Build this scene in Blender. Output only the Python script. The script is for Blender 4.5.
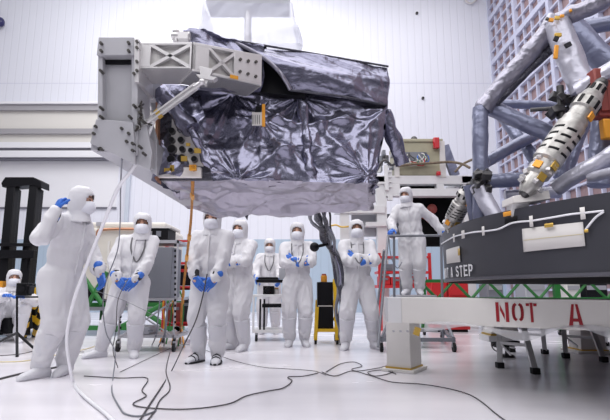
import bpy, bmesh, math, random
from mathutils import Vector, Matrix, noise, Euler
from mathutils.bvhtree import BVHTree
random.seed(7)
for o in list(bpy.data.objects): bpy.data.objects.remove(o)
scene = bpy.context.scene
COL = scene.collection
PI = math.pi
R = math.radians

# ------------------------------------------------------------------ camera
F = 475.0; CAMH = 0.82; TH = math.atan(80/475)
cam_data = bpy.data.cameras.new('camera'); cam = bpy.data.objects.new('camera', cam_data); COL.objects.link(cam)
cam.location = (0, 0, CAMH); cam.rotation_euler = (PI/2+TH, 0, 0)
cam_data.sensor_width = 36; cam_data.lens = 36*F/610; cam_data.clip_end = 200
cam_data.clip_start = .05
scene.camera = cam
CT, ST = math.cos(TH), math.sin(TH)

# ------------------------------------------------------------------ world, lights, exposure
world = bpy.data.worlds.new('clean_room_light'); scene.world = world; world.use_nodes = True
wn = world.node_tree.nodes; wl = world.node_tree.links
bg = wn['Background']; bg.inputs[1].default_value = .54
tcw = wn.new('ShaderNodeTexCoord'); spw = wn.new('ShaderNodeSeparateXYZ'); rw = wn.new('ShaderNodeValToRGB')
rw.color_ramp.elements[0].position = .0; rw.color_ramp.elements[0].color = (.13, .13, .17, 1)
rw.color_ramp.elements[1].position = .75; rw.color_ramp.elements[1].color = (1, 1, 1.06, 1)
wl.new(tcw.outputs['Generated'], spw.inputs[0]); wl.new(spw.outputs['Z'], rw.inputs['Fac']); wl.new(rw.outputs['Color'], bg.inputs[0])
def area(name, loc, rot, sx, sy, power, color):
    l = bpy.data.lights.new(name, 'AREA'); l.shape = 'RECTANGLE'; l.size = sx; l.size_y = sy
    l.energy = power; l.color = color
    o = bpy.data.objects.new(name, l); COL.objects.link(o); o.location = loc; o.rotation_euler = rot
    return o
area('ceiling_lamp_field', (-.5, 7.5, 13.5), (0, 0, 0), 15, 16, 1800, (1, .98, .99))
area('ceiling_lamp_row', (-6, 3, 10), (R(12), R(-28), 0), 6, 8, 500, (1, .98, .99))
area('front_fill_lamp', (1, -2.5, 8), (R(40), 0, 0), 11, 5, 380, (1, .98, .99))  # added fill from behind the camera for people's fronts and film highlights
area('wall_washer', (-5, 12.5, 13), (R(62), 0, R(6)), 12, 3, 420, (.97, .97, 1))
scene.view_settings.view_transform = 'Standard'; scene.view_settings.look = 'None'
scene.view_settings.exposure = 0.0; scene.view_settings.gamma = 1.0
scene.view_settings.use_curve_mapping = False

# ------------------------------------------------------------------ pixel <-> place helpers
def ray(px, py):
    u = (210-py)/F
    return Vector(((px-305)/F, CT-u*ST, ST+u*CT))
def at(px, py, Y):
    d = ray(px, py); return Vector((0, 0, CAMH)) + d*(Y/d.y)
def atz(px, py, Z=0.0):
    d = ray(px, py); return Vector((0, 0, CAMH)) + d*((Z-CAMH)/d.z)
def atx(px, py, X):
    d = ray(px, py); return Vector((0, 0, CAMH)) + d*(X/d.x)
def V(*a): return Vector(a)

# ------------------------------------------------------------------ materials
def pm(name, color, rough=.5, metal=0.0, bump=0, bscale=40, var=0, vscale=6, coat=0, trans=0, alpha=1, emit=None):
    m = bpy.data.materials.new(name); m.use_nodes = True
    nt = m.node_tree; b = nt.nodes['Principled BSDF']
    b.inputs['Base Color'].default_value = (*color, 1)
    b.inputs['Roughness'].default_value = rough; b.inputs['Metallic'].default_value = metal
    b.inputs['Coat Weight'].default_value = coat
    b.inputs['Transmission Weight'].default_value = trans
    b.inputs['Alpha'].default_value = alpha
    if emit:
        b.inputs['Emission Color'].default_value = (*emit[0], 1); b.inputs['Emission Strength'].default_value = emit[1]
    tc = nt.nodes.new('ShaderNodeTexCoord')
    if var:
        n = nt.nodes.new('ShaderNodeTexNoise'); n.inputs['Scale'].default_value = vscale; n.inputs['Detail'].default_value = 4
        nt.links.new(tc.outputs['Object'], n.inputs['Vector'])
        r = nt.nodes.new('ShaderNodeValToRGB')
        r.color_ramp.elements[0].position = .3; r.color_ramp.elements[1].position = .7
        r.color_ramp.elements[0].color = (*[c*(1-var) for c in color], 1)
        r.color_ramp.elements[1].color = (*[min(1, c*(1+var)) for c in color], 1)
        nt.links.new(n.outputs['Fac'], r.inputs['Fac']); nt.links.new(r.outputs['Color'], b.inputs['Base Color'])
    if bump:
        n2 = nt.nodes.new('ShaderNodeTexNoise'); n2.inputs['Scale'].default_value = bscale; n2.inputs['Detail'].default_value = 5
        n2.inputs['Distortion'].default_value = .6
        nt.links.new(tc.outputs['Object'], n2.inputs['Vector'])
        bp = nt.nodes.new('ShaderNodeBump'); bp.inputs['Strength'].default_value = bump; bp.inputs['Distance'].default_value = .02
        nt.links.new(n2.outputs['Fac'], bp.inputs['Height']); nt.links.new(bp.outputs['Normal'], b.inputs['Normal'])
    return m
def film_mat(name, color, rough, metal, s1=7, s2=22, strength=.6):
    m = pm(name, color, rough, metal); nt = m.node_tree; b = nt.nodes['Principled BSDF']
    tc = nt.nodes.new('ShaderNodeTexCoord')
    ns = nt.nodes.new('ShaderNodeTexNoise'); ns.inputs['Scale'].default_value = 2.5; ns.inputs['Detail'].default_value = 3
    nt.links.new(tc.outputs['Object'], ns.inputs['Vector'])
    mx = nt.nodes.new('ShaderNodeVectorMath'); mx.operation = 'MULTIPLY_ADD'
    mx.inputs[1].default_value = (.5, .5, .5)
    nt.links.new(ns.outputs['Color'], mx.inputs[0]); nt.links.new(tc.outputs['Object'], mx.inputs[2])
    hs = []
    for s in (s1, s2):
        v = nt.nodes.new('ShaderNodeTexVoronoi'); v.inputs['Scale'].default_value = s; v.feature = 'F1'; v.distance = 'MANHATTAN'
        nt.links.new(mx.outputs[0], v.inputs['Vector']); hs.append(v.outputs['Distance'])
    ad = nt.nodes.new('ShaderNodeMath'); ad.operation = 'MULTIPLY_ADD'; ad.inputs[1].default_value = .35
    nt.links.new(hs[1], ad.inputs[0]); nt.links.new(hs[0], ad.inputs[2])
    bp = nt.nodes.new('ShaderNodeBump'); bp.inputs['Strength'].default_value = strength; bp.inputs['Distance'].default_value = .03
    nt.links.new(ad.outputs[0], bp.inputs['Height']); nt.links.new(bp.outputs['Normal'], b.inputs['Normal'])
    return m
M = {}
M['film'] = film_mat('lavender_bagging_film', (.25, .25, .335), .27, .85, 4, 13, .22)
M['film_floor_lit'] = film_mat('floor_lit_bagging_film', (.41, .39, .46), .30, .82, 4, 12, .3)  # same film, paler: floor bounce on the underside put into the colour
M['film_dark'] = film_mat('dark_bagging_film', (.08, .08, .10), .3, .5, 9, 30, .6)
M['film_blue'] = film_mat('blue_grey_strut_film', (.20, .215, .31), .30, .35, 4, 12, .28)
M['film_silver'] = film_mat('silver_strut_film', (.27, .265, .32), .36, .65, 5, 14, .4)
M['film_white'] = film_mat('white_strut_film', (.50, .50, .58), .32, .3, 4, 12, .3)
M['grey'] = pm('grey_painted_steel', (.43, .43, .46), .42, .15, var=.04)
M['grey_lt'] = pm('bare_aluminium', (.62, .61, .62), .36, .55, var=.05)
M['grey_pocket'] = pm('machined_pocket', (.50, .49, .48), .45, .4, var=.2, vscale=12)
M['bolt'] = pm('dark_bolt_steel', (.10, .095, .09), .4, .7)
M['copper'] = pm('copper_tape', (.50, .25, .15), .4, .5)
M['cream'] = pm('cream_panel', (.70, .67, .61), .5)
M['port'] = pm('pale_port_panel', (.70, .68, .66), .5)
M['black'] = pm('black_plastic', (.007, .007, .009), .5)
M['black_metal'] = pm('black_painted_metal', (.006, .006, .008), .45)
M['yellow'] = pm('yellow_paint', (.80, .50, .02), .4)
M['amber'] = pm('amber_tape', (.72, .33, .03), .35, .2)
M['suit'] = pm('white_cleanroom_fabric', (.64, .635, .665), .75, bump=.6, bscale=14)
def crease(m, sc, st, dist):
    nt = m.node_tree; tc = nt.nodes.new('ShaderNodeTexCoord'); mp = nt.nodes.new('ShaderNodeMapping'); mp.inputs['Scale'].default_value = (1, 1, .45); mp.inputs['Rotation'].default_value = (.25, .2, 0)
    n = nt.nodes.new('ShaderNodeTexNoise'); n.noise_type = 'RIDGED_MULTIFRACTAL'; n.inputs['Scale'].default_value = sc; n.inputs['Detail'].default_value = 2.5; n.inputs['Distortion'].default_value = .8
    bp = nt.nodes.new('ShaderNodeBump'); bp.inputs['Strength'].default_value = st; bp.inputs['Distance'].default_value = dist
    nt.links.new(tc.outputs['Object'], mp.inputs['Vector']); nt.links.new(mp.outputs[0], n.inputs['Vector']); nt.links.new(n.outputs[0], bp.inputs['Height']); nt.links.new(bp.outputs['Normal'], nt.nodes['Principled BSDF'].inputs['Normal'])
crease(M['suit'], 5.5, .55, .03)
M['suit2'] = pm('white_shoe_cover', (.62, .62, .66), .6, bump=.3, bscale=25)
M['mask'] = pm('white_mask', (.72, .73, .79), .7)
M['glove'] = pm('blue_nitrile', (.03, .145, .56), .42, bump=.2, bscale=60)
M['cuff'] = pm('black_strap', (.03, .03, .035), .6)
M['lanyard'] = pm('grey_lanyard', (.13, .13, .14), .6)
M['skin'] = pm('skin', (.62, .35, .25), .5)
M['skin_dark'] = pm('brown_skin', (.40, .21, .14), .5)
M['hair'] = pm('dark_hair', (.025, .018, .015), .6)
M['eye'] = pm('eye', (.04, .03, .03), .2)
M['strap'] = pm('orange_webbing', (.40, .16, .015), .6, var=.35, vscale=25)
M['hose'] = pm('white_hose', (.80, .80, .84), .35)
M['cable'] = pm('black_cable', (.055, .05, .055), .5)
M['cable_y'] = pm('pale_yellow_cable', (.65, .56, .30), .5)
M['green'] = pm('green_paint', (.02, .16, .03), .4)
M['red'] = pm('red_paint', (.55, .025, .03), .4)
M['red_dk'] = pm('dark_red_box', (.26, .05, .04), .5)
M['white_steel'] = pm('white_painted_steel', (.70, .70, .71), .4, var=.03)
M['white_gloss'] = pm('ivory_paint', (.74, .72, .69), .4, var=.02)
M['gold'] = pm('gold_shim', (.58, .38, .08), .35, .6)
M['olive'] = pm('olive_box', (.36, .34, .24), .5, var=.06)
M['ring'] = pm('charcoal_composite', (.042, .043, .053), .42, .1, var=.10, vscale=3)
M['ring_lip'] = pm('grey_lip', (.11, .11, .13), .35, .4)
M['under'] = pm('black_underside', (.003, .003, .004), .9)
M['label'] = pm('off_white_label', (.66, .64, .62), .6)
M['letter_w'] = pm('white_lettering', (.78, .78, .80), .6)
M['letter_r'] = pm('red_lettering', (.33, .005, .015), .5)
M['rack'] = pm('grey_rack', (.20, .21, .24), .45, .2)
M['rack_lt'] = pm('rack_rail', (.45, .45, .48), .4, .4)
M['orange'] = pm('orange_tape', (.80, .34, .03), .4, .2)
M['actuator'] = pm('actuator_shell', (.44, .43, .41), .35, .5, var=.28, vscale=16)
M['steel_dk'] = pm('dark_steel', (.09, .088, .09), .35, .7, var=.3, vscale=20)
M['alu'] = pm('ladder_aluminium', (.62, .62, .64), .4, .2)
M['wheel'] = pm('black_rubber', (.02, .02, .022), .6)
M['green_l'] = pm('green_sleeve', (.10, .38, .10), .5)
M['monitor'] = pm('grey_case', (.40, .41, .45), .5)
M['plastic'] = pm('clear_plastic_film', (.80, .80, .84), .2, alpha=.45)
M['sheet'] = pm('white_plastic_sheet', (.78, .80, .90), .5, alpha=.5)
M['peri'] = pm('blue_frame_paint', (.54, .56, .70), .45)
M['brown'] = pm('brown_wrap', (.16, .12, .08), .6, var=.4, vscale=20)
M['lamp_red'] = pm('red_beacon', (.5, .01, .02), .25, coat=.5)

for k_ in ('black_metal', 'black', 'under', 'wheel', 'cuff', 'film_dark'): M[k_].node_tree.nodes['Principled BSDF'].inputs['Specular IOR Level'].default_value = .18
# ------------------------------------------------------------------ mesh builder
class MB:
    def __init__(s): s.v = []; s.f = []; s.mi = []; s.cur = 0
    def add(s, vs, fs):
        b = len(s.v); s.v += [tuple(p) for p in vs]
        for f in fs: s.f.append([i+b for i in f]); s.mi.append(s.cur)
        return s
    def hexa(s, p):
        return s.add(p, [(0, 3, 2, 1), (4, 5, 6, 7), (0, 1, 5, 4), (1, 2, 6, 5), (2, 3, 7, 6), (3, 0, 4, 7)])
    def box(s, c, d, rot=None):
        c = Vector(c); h = Vector(d)/2
        p = [V(-h.x, -h.y, -h.z), V(h.x, -h.y, -h.z), V(h.x, h.y, -h.z), V(-h.x, h.y, -h.z),
             V(-h.x, -h.y, h.z), V(h.x, -h.y, h.z), V(h.x, h.y, h.z), V(-h.x, h.y, h.z)]
        if rot is not None: p = [rot @ q for q in p]
        return s.hexa([c+q for q in p])
    def box2(s, a, b):
        a = Vector(a); b = Vector(b); return s.box((a+b)/2, [abs(x) for x in (b-a)])
    def beam(s, p0, p1, w, h, up=(0, 0, 1)):
        p0 = Vector(p0); p1 = Vector(p1); d = (p1-p0).normalized(); u = Vector(up)
        x = d.cross(u)
        if x.length < 1e-3: x = d.cross(V(0, 1, 0))
        x.normalize(); z = x.cross(d)
        q = []
        for c in (p0, p1):
            q += [c-x*w/2-z*h/2, c+x*w/2-z*h/2, c+x*w/2+z*h/2, c-x*w/2+z*h/2]
        return s.hexa(q)
    def tube(s, pts, r, n=10, caps=True):
        pts = [Vector(p) for p in pts]; m = len(pts)
        rs = r if isinstance(r, (list, tuple)) else [r]*m
        t0 = (pts[1]-pts[0]).normalized()
        a = V(0, 0, 1) if abs(t0.z) < .9 else V(1, 0, 0)
        nx = t0.cross(a).normalized(); vs = []; pt = t0
        for i in range(m):
            t = (pts[min(i+1, m-1)]-pts[max(i-1, 0)])
            t = t.normalized() if t.length > 1e-9 else pt
            nx = (nx - t*nx.dot(t))
            nx = nx.normalized() if nx.length > 1e-6 else t.orthogonal().normalized()
            ny = t.cross(nx); pt = t
            for k in range(n):
                an = 2*PI*k/n; vs.append(pts[i]+(nx*math.cos(an)+ny*math.sin(an))*rs[i])
        fs = [(i*n+k, i*n+(k+1) % n, (i+1)*n+(k+1) % n, (i+1)*n+k) for i in range(m-1) for k in range(n)]
        if caps: fs += [tuple(range(n-1, -1, -1)), tuple((m-1)*n+k for k in range(n))]
        return s.add(vs, fs)
    def cyl(s, p0, p1, r0, r1=None, n=16): return s.tube([p0, p1], [r0, r0 if r1 is None else r1], n)
    def capsule(s, p0, p1, r0, r1, n=12):
        p0 = Vector(p0); p1 = Vector(p1); d = p1-p0; L = d.length
        if L < 1e-6: return s.ball(p0, r0)
        d = d/L; pts = []; rs = []
        for k in range(5):
            a = k/4*PI/2; pts.append(p0-d*r0*math.cos(a)*.999); rs.append(max(.0005, r0*math.sin(a)))
        for k in range(5):
            a = k/4*PI/2; pts.append(p1+d*r1*math.sin(a)*.999); rs.append(max(.0005, r1*math.cos(a)))
        return s.tube(pts, rs, n)
    def ball(s, c, r, nu=16, nv=10, rot=None):
        c = Vector(c); r = (r, r, r) if isinstance(r, (int, float)) else r
        vs = []
        for j in range(nv+1):
            t = PI*j/nv
            for i in range(nu):
                a = 2*PI*i/nu
                q = V(r[0]*math.sin(t)*math.cos(a), r[1]*math.sin(t)*math.sin(a), r[2]*math.cos(t))
                vs.append(c+(rot @ q if rot is not None else q))
        fs = [(j*nu+i, (j+1)*nu+i, (j+1)*nu+(i+1) % nu, j*nu+(i+1) % nu) for j in range(nv) for i in range(nu)]
        return s.add(vs, fs)
    def prism(s, poly, vec):
        poly = [Vector(p) for p in poly]; n = len(poly); vec = Vector(vec)
        return s.add(poly+[p+vec for p in poly], [tuple(range(n-1, -1, -1)), tuple(range(n, 2*n))] + [(i, (i+1) % n, n+(i+1) % n, n+i) for i in range(n)])
    def lathe(s, prof, c, n=32, axis=None):
        c = Vector(c); vs = []
        for (r, z) in prof:
            for k in range(n):
                a = 2*PI*k/n; vs.append(c+V(r*math.cos(a), r*math.sin(a), z))
        m = len(prof)
        return s.add(vs, [(i*n+k, i*n+(k+1) % n, (i+1)*n+(k+1) % n, (i+1)*n+k) for i in range(m-1) for k in range(n)])
    def grid(s, fn, nu, nv):
        vs = [fn(i/nu, j/nv) for j in range(nv+1) for i in range(nu+1)]; w = nu+1
        return s.add(vs, [(j*w+i, j*w+i+1, (j+1)*w+i+1, (j+1)*w+i) for j in range(nv) for i in range(nu)])
    def mesh(s, name):
        me = bpy.data.meshes.new(name); me.from_pydata(s.v, [], s.f)
        me.polygons.foreach_set('material_index', s.mi); me.update(); return me
    def build(s, name, mat, parent=None, bevel=0, smooth=35, solid=0, merge=False, recalc=True, kind=None):
        me = s.mesh(name)
        if recalc or merge:
            bm = bmesh.new(); bm.from_mesh(me)
            if merge: bmesh.ops.remove_doubles(bm, verts=bm.verts, dist=1e-4)
            if recalc: bmesh.ops.recalc_face_normals(bm, faces=bm.faces)
            bm.to_mesh(me); bm.free()
        return link(name, me, mat, parent, bevel, smooth, solid, kind)
def link(name, me, mat, parent=None, bevel=0, smooth=35, solid=0, kind=None):
    o = bpy.data.objects.new(name, me); COL.objects.link(o)
    for mm in (mat if isinstance(mat, (list, tuple)) else [mat]): me.materials.append(mm)
    if parent is not None:
        off = world_loc(parent)
        if off.length > 0: me.transform(Matrix.Translation(-off))
        o.parent = parent
    if smooth:
        me.shade_smooth()
        if smooth < 180: me.set_sharp_from_angle(angle=R(smooth))
    if bevel:
        b = o.modifiers.new('bevel', 'BEVEL'); b.width = bevel; b.segments = 2; b.limit_method = 'ANGLE'
    if solid:
        b = o.modifiers.new('solid', 'SOLIDIFY'); b.thickness = solid
    if kind: o['kind'] = kind
    return o
def world_loc(o):
    p = Vector(o.location)
    while o.parent: o = o.parent; p += Vector(o.location)
    return p
def thing(name, loc, label, cat, group=None):
    o = bpy.data.objects.new(name, None); COL.objects.link(o); o.location = loc; o.empty_display_size = .1
    return tag(o, label, cat, group)
def tag(o, label, cat, group=None):
    o['label'] = label; o['category'] = cat
    if group: o['group'] = group
    return o
def origin_to(o, p):
    """move a top-level mesh's origin to its base"""
    p = Vector(p); o.data.transform(Matrix.Translation(-p)); o.location = p; return o
def smooth_path(pts, k=6):
    pts = [Vector(p) for p in pts]; n = len(pts); out = []
    for i in range(n-1):
        a = pts[max(i-1, 0)]; b = pts[i]; c = pts[i+1]; d = pts[min(i+2, n-1)]
        for j in range(k):
            t = j/k
            out.append(.5*((2*b)+(c-a)*t+(2*a-5*b+4*c-d)*t*t+(3*b-a-3*c+d)*t**3))
    return out+[pts[-1]]

# crumpled film -----------------------------------------------------------
def rot_seed(k):
    rr = random.Random(k); return Euler((rr.uniform(0, 6), rr.uniform(0, 6), rr.uniform(0, 6))).to_matrix()
FOLDS = []
for k, (sc, st, am) in enumerate([(2.2, .35, 1.0), (3.0, .25, .8), (5.0, .3, .35)]):
    FOLDS.append((rot_seed(40+k), sc, st, am))
FACETS = [(rot_seed(60), 2.4, .35, .9), (rot_seed(61), 4.2, .4, .5), (rot_seed(63), 8, .4, .24), (rot_seed(64), 17, .45, .07)]
def crumple(p):
    """creased sheet: tent-shaped long folds plus flat facets meeting in sharp creases"""
    d = 0; w = V(noise.noise(p*1.7), noise.noise(p*1.7+V(9, 3, 1)), noise.noise(p*1.7+V(4, 8, 2)))*.14
    for m, sc, st, am in FOLDS:
        q = m @ (p+w); q = V(q.x*sc, q.y*sc, q.z*sc*st)
        d += am*(.62-abs(2*noise.noise(q)))
    for m, sc, st, am in FACETS:
        q = m @ (p+w); q = V(q.x*sc, q.y*sc, q.z*sc*st)
        f = noise.voronoi(q)[0]; d += am*(min(.9, f[1]-f[0])-.3)
    return d
def gathers(anchors):
    def fn(c):
        d = 0
        for i, (p, k, ln, am) in enumerate(anchors):
            q = c-p; r = q.length+1e-4; an = math.atan2(q.z, q.x); t = .5-abs(2*noise.noise(V(math.cos(an)*k, math.sin(an)*k, i*5.3+r*.5)))
            t += .35*(.5-abs(2*noise.noise(q*3.1+V(i, 2, 5)))); d += .72*am*math.exp(-r/ln)*t*min(1, r/.06)
        return d
    return fn
def film_hull(quads, res, amp, name, mat, parent, seed=0, weight=None, extra=None):
    mb = MB()
    for q in quads:
        a, b, c, d = [Vector(x) for x in q]
        nu = max(1, int(max((b-a).length, (c-d).length)/res)); nv = max(1, int(max((d-a).length, (c-b).length)/res))
        mb.grid(lambda u, v: (a*(1-u)+b*u)*(1-v)+(d*(1-u)+c*u)*v, nu, nv)
    me = mb.mesh(name); bm = bmesh.new(); bm.from_mesh(me)
    bmesh.ops.remove_doubles(bm, verts=bm.verts, dist=res*.35)
    bmesh.ops.recalc_face_normals(bm, faces=bm.faces)
    for _ in range(2): bmesh.ops.smooth_vert(bm, verts=bm.verts, factor=.5, use_axis_x=True, use_axis_y=True, use_axis_z=True)
    bm.normal_update(); off = V(seed*3.1, seed*1.7, seed*.9)
    new = [v.co+v.normal*(amp*crumple(v.co+off)+(extra(v.co) if extra else 0))*(weight(v.co) if weight else 1) for v in bm.verts]
    for v, c in zip(bm.verts, new): v.co = c
    bm.to_mesh(me); bm.free()
    return link(name, me, mat, parent, smooth=180)
def film_tube(p0, p1, r0, r1, name, mat, parent, amp=.006, n=20, seed=0):
    p0 = Vector(p0); p1 = Vector(p1); L = (p1-p0).length; m = max(6, int(L/.022))
    mb = MB(); mb.tube([p0.lerp(p1, i/m) for i in range(m+1)], [r0+(r1-r0)*i/m for i in range(m+1)], n)
    me = mb.mesh(name); me.update(); nn = [v.normal.copy() for v in me.vertices]
    off = V(seed*2.3, seed, seed*.7)
    for v, q in zip(me.vertices, nn): v.co = v.co+q*amp*2*crumple(v.co*1.8+off)
    return link(name, me, mat, parent, smooth=60)

# stencil lettering ---------------------------------------------------------
def path_quads(pts, w):
    out = []
    for a, b in zip(pts[:-1], pts[1:]):
        a = Vector((a[0], a[1])); b = Vector((b[0], b[1])); d = (b-a).normalized(); n = Vector((-d.y, d.x))*w/2
        e = d*w*.25
        out.append([a-n-e, b-n+e, b+n+e, a+n-e])
    return out
def glyph(ch, w=.6, t=.15, stencil=False):
    h = t/2; P = []
    if ch == 'N':
        P += path_quads([(h, 0), (h, 1)], t)+path_quads([(w-h, 0), (w-h, 1)], t)
        g = .05 if stencil else 0
        P.append([V(t+g, .92), V(t+g, .60), V(w-t-g, .08), V(w-t-g, .40)])
    if ch == 'O':
        for sgn in (-1, 1):
            pts = []
            for k in range(9):
                a = R(82)-k/8*R(164); g = (.05 if stencil else -.01)
                pts.append((w/2+sgn*(g+(w/2-h-g)*max(0, math.cos(a))**.6), .5+(.5-h)*math.sin(a)))
            P += path_quads(pts, t)
    if ch == 'T':
        P += path_quads([(w/2, 0), (w/2, 1)], t)
        g = .04 if stencil else 0
        P += [[V(0, 1-t), V(w/2-h-g, 1-t), V(w/2-h-g, 1), V(0, 1)], [V(w/2+h+g, 1-t), V(w, 1-t), V(w, 1), V(w/2+h+g, 1)]]
    if ch == 'A':
        g = .035 if stencil else 0
        P.append([V(0, 0), V(t*1.1, 0), V(w/2-g+t*.1, .99), V(w/2-t*.6-g, .99)])
        P.append([V(w-t*1.1, 0), V(w, 0), V(w/2+t*.6+g, .99), V(w/2+g-t*.1, .99)])
        P.append([V(w*.24+g, .22), V(w*.76, .22), V(w*.72, .36), V(w*.28+g, .36)])
    if ch == 'S':
        P += path_quads([(w-h, .80), (w*.7, 1-h), (w*.3, 1-h), (h, .82), (h, .66), (w*.3, .54), (w*.7, .46), (w-h, .34), (w-h, .18), (w*.7, h), (w*.3, h), (h, .2)], t)
    if ch == 'E':
        P += path_quads([(h, 0), (h, 1)], t)+path_quads([(t, 1-h), (w, 1-h)], t)+path_quads([(t, .52), (w*.9, .52)], t)+path_quads([(t, h), (w, h)], t)
    if ch == 'P':
        P += path_quads([(h, 0), (h, 1)], t)+path_quads([(t, 1-h), (w*.7, 1-h), (w-h, .86), (w-h, .62), (w*.7, .46), (t, .46)], t)
    return [[(q.x, q.y) for q in poly] for poly in P]
def letters(text_spots, mapper, name, mat, parent, stencil=False):
    """each letter a mesh: text_spots = [(char, u0, width_u, v0, height_v)]"""
    for ch, u0, wu, v0, hv in text_spots:
        mb = MB()
        for poly in glyph(ch, .6, .15, stencil):
            lo = [mapper(u0+x/.6*wu, v0+y*hv, 0) for x, y in poly]; hi = [mapper(u0+x/.6*wu, v0+y*hv, .002) for x, y in poly]
            n = len(lo)
            mb.add(lo+hi, [tuple(range(n)), tuple(range(n, 2*n))]+[(i, (i+1) % n, n+(i+1) % n, n+i) for i in range(n)])
        mb.build(name, mat, parent, smooth=0)

# ------------------------------------------------------------------ SETTING
def struct(o): o['kind'] = 'structure'; return o
BACK = 18.0; RX = 7.56
# floor
m = pm('glossy_white_floor', (.72, .70, .74), .17, coat=.08); nt = m.node_tree; b = nt.nodes['Principled BSDF']
tc = nt.nodes.new('ShaderNodeTexCoord'); mp = nt.nodes.new('ShaderNodeMapping'); mp.inputs['Scale'].default_value = (.5, 1.6, 1)
mp.inputs['Rotation'].default_value = (0, 0, R(25))
nz = nt.nodes.new('ShaderNodeTexNoise'); nz.inputs['Scale'].default_value = 1.1; nz.inputs['Detail'].default_value = 6
rp = nt.nodes.new('ShaderNodeValToRGB'); rp.color_ramp.elements[0].position = .35; rp.color_ramp.elements[1].position = .68
rp.color_ramp.elements[0].color = (.72, .70, .75, 1); rp.color_ramp.elements[1].color = (.80, .78, .82, 1)
mr = nt.nodes.new('ShaderNodeMapRange'); mr.inputs[3].default_value = .15; mr.inputs[4].default_value = .34
nt.links.new(tc.outputs['Object'], mp.inputs['Vector']); nt.links.new(mp.outputs[0], nz.inputs['Vector'])
nt.links.new(nz.outputs['Fac'], rp.inputs['Fac']); nt.links.new(rp.outputs['Color'], b.inputs['Base Color'])
nt.links.new(nz.outputs['Fac'], mr.inputs[0]); nt.links.new(mr.outputs[0], b.inputs['Roughness'])
struct(MB().box2((-17, -4, -.1), (RX+.3, BACK+.3, 0)).build('floor', m, smooth=0))
# back wall
m = pm('ribbed_wall', (.70, .72, .80), .4); nt = m.node_tree; b = nt.nodes['Principled BSDF']
tc = nt.nodes.new('ShaderNodeTexCoord'); sp = nt.nodes.new('ShaderNodeSeparateXYZ'); nt.links.new(tc.outputs['Object'], sp.inputs[0])
mt = nt.nodes.new('ShaderNodeMath'); mt.operation = 'MULTIPLY'; mt.inputs[1].default_value = 1/.30
nt.links.new(sp.outputs['X'], mt.inputs[0])
fr = nt.nodes.new('ShaderNodeMath'); fr.operation = 'FRACT'; nt.links.new(mt.outputs[0], fr.inputs[0])
cr = nt.nodes.new('ShaderNodeValToRGB'); e = cr.color_ramp.elements
e[0].position = 0; e[0].color = (0, 0, 0, 1); e[1].position = .10; e[1].color = (1, 1, 1, 1)
x = e.new(.9); x.color = (1, 1, 1, 1); x = e.new(1); x.color = (0, 0, 0, 1)
nt.links.new(fr.outputs[0], cr.inputs[0])
gt = nt.nodes.new('ShaderNodeMath'); gt.operation = 'GREATER_THAN'; gt.inputs[1].default_value = 2.72; nt.links.new(sp.outputs['Z'], gt.inputs[0])
sm = nt.nodes.new('ShaderNodeMath'); sm.operation = 'SUBTRACT'; sm.inputs[1].default_value = 9.02; nt.links.new(sp.outputs['Z'], sm.inputs[0])
ab = nt.nodes.new('ShaderNodeMath'); ab.operation = 'ABSOLUTE'; nt.links.new(sm.outputs[0], ab.inputs[0])
sg = nt.nodes.new('ShaderNodeMath'); sg.operation = 'LESS_THAN'; sg.inputs[1].default_value = .022; nt.links.new(ab.outputs[0], sg.inputs[0])
mx = nt.nodes.new('ShaderNodeMix'); mx.data_type = 'RGBA'
mx.inputs['A'].default_value = (.43, .53, .635, 1); mx.inputs['B'].default_value = (.76, .77, .84, 1); nt.links.new(gt.outputs[0], mx.inputs['Factor'])
m2 = nt.nodes.new('ShaderNodeMix'); m2.data_type = 'RGBA'; m2.blend_type = 'MULTIPLY'; m2.inputs['Factor'].default_value = .07
nt.links.new(mx.outputs['Result'], m2.inputs['A']); nt.links.new(cr.outputs['Color'], m2.inputs['B'])
m3 = nt.nodes.new('ShaderNodeMix'); m3.data_type = 'RGBA'; m3.inputs['B'].default_value = (.66, .67, .76, 1)
nt.links.new(sg.outputs[0], m3.inputs['Factor']); nt.links.new(m2.outputs['Result'], m3.inputs['A']); nt.links.new(m3.outputs['Result'], b.inputs['Base Color'])
bp = nt.nodes.new('ShaderNodeBump'); bp.inputs['Strength'].default_value = .25; bp.inputs['Distance'].default_value = .02
nt.links.new(cr.outputs['Color'], bp.inputs['Height']); nt.links.new(bp.outputs['Normal'], b.inputs['Normal'])
struct(MB().box2((-17, BACK, 0), (RX+.3, BACK+.3, 15)).build('wall_back', m, smooth=0))
# right wall of filters
m = pm('filter_cells', (.31, .21, .215), .6, var=.18, vscale=2.2)
struct(MB().box2((RX+.10, -1, 0), (RX+.3, BACK, 15)).build('wall_right', m, smooth=0))
g = MB(); y = BACK; k = 0
while y > 3:
    w = .17 if k % 4 == 0 else .055; d = .14 if k % 4 == 0 else .10
    g.box2((RX+.10-d, y-w/2, 0), (RX+.11, y+w/2, 15)); y -= .56; k += 1
z = .35; k = 0
while z < 15:
    w = .20 if k % 4 == 0 else .06; d = .135 if k % 4 == 0 else .095
    g.box2((RX+.10-d, 2.5, z-w/2), (RX+.11, BACK, z+w/2)); z += .475; k += 1
struct(g.build('trim_1', M['peri'], smooth=0))
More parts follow.
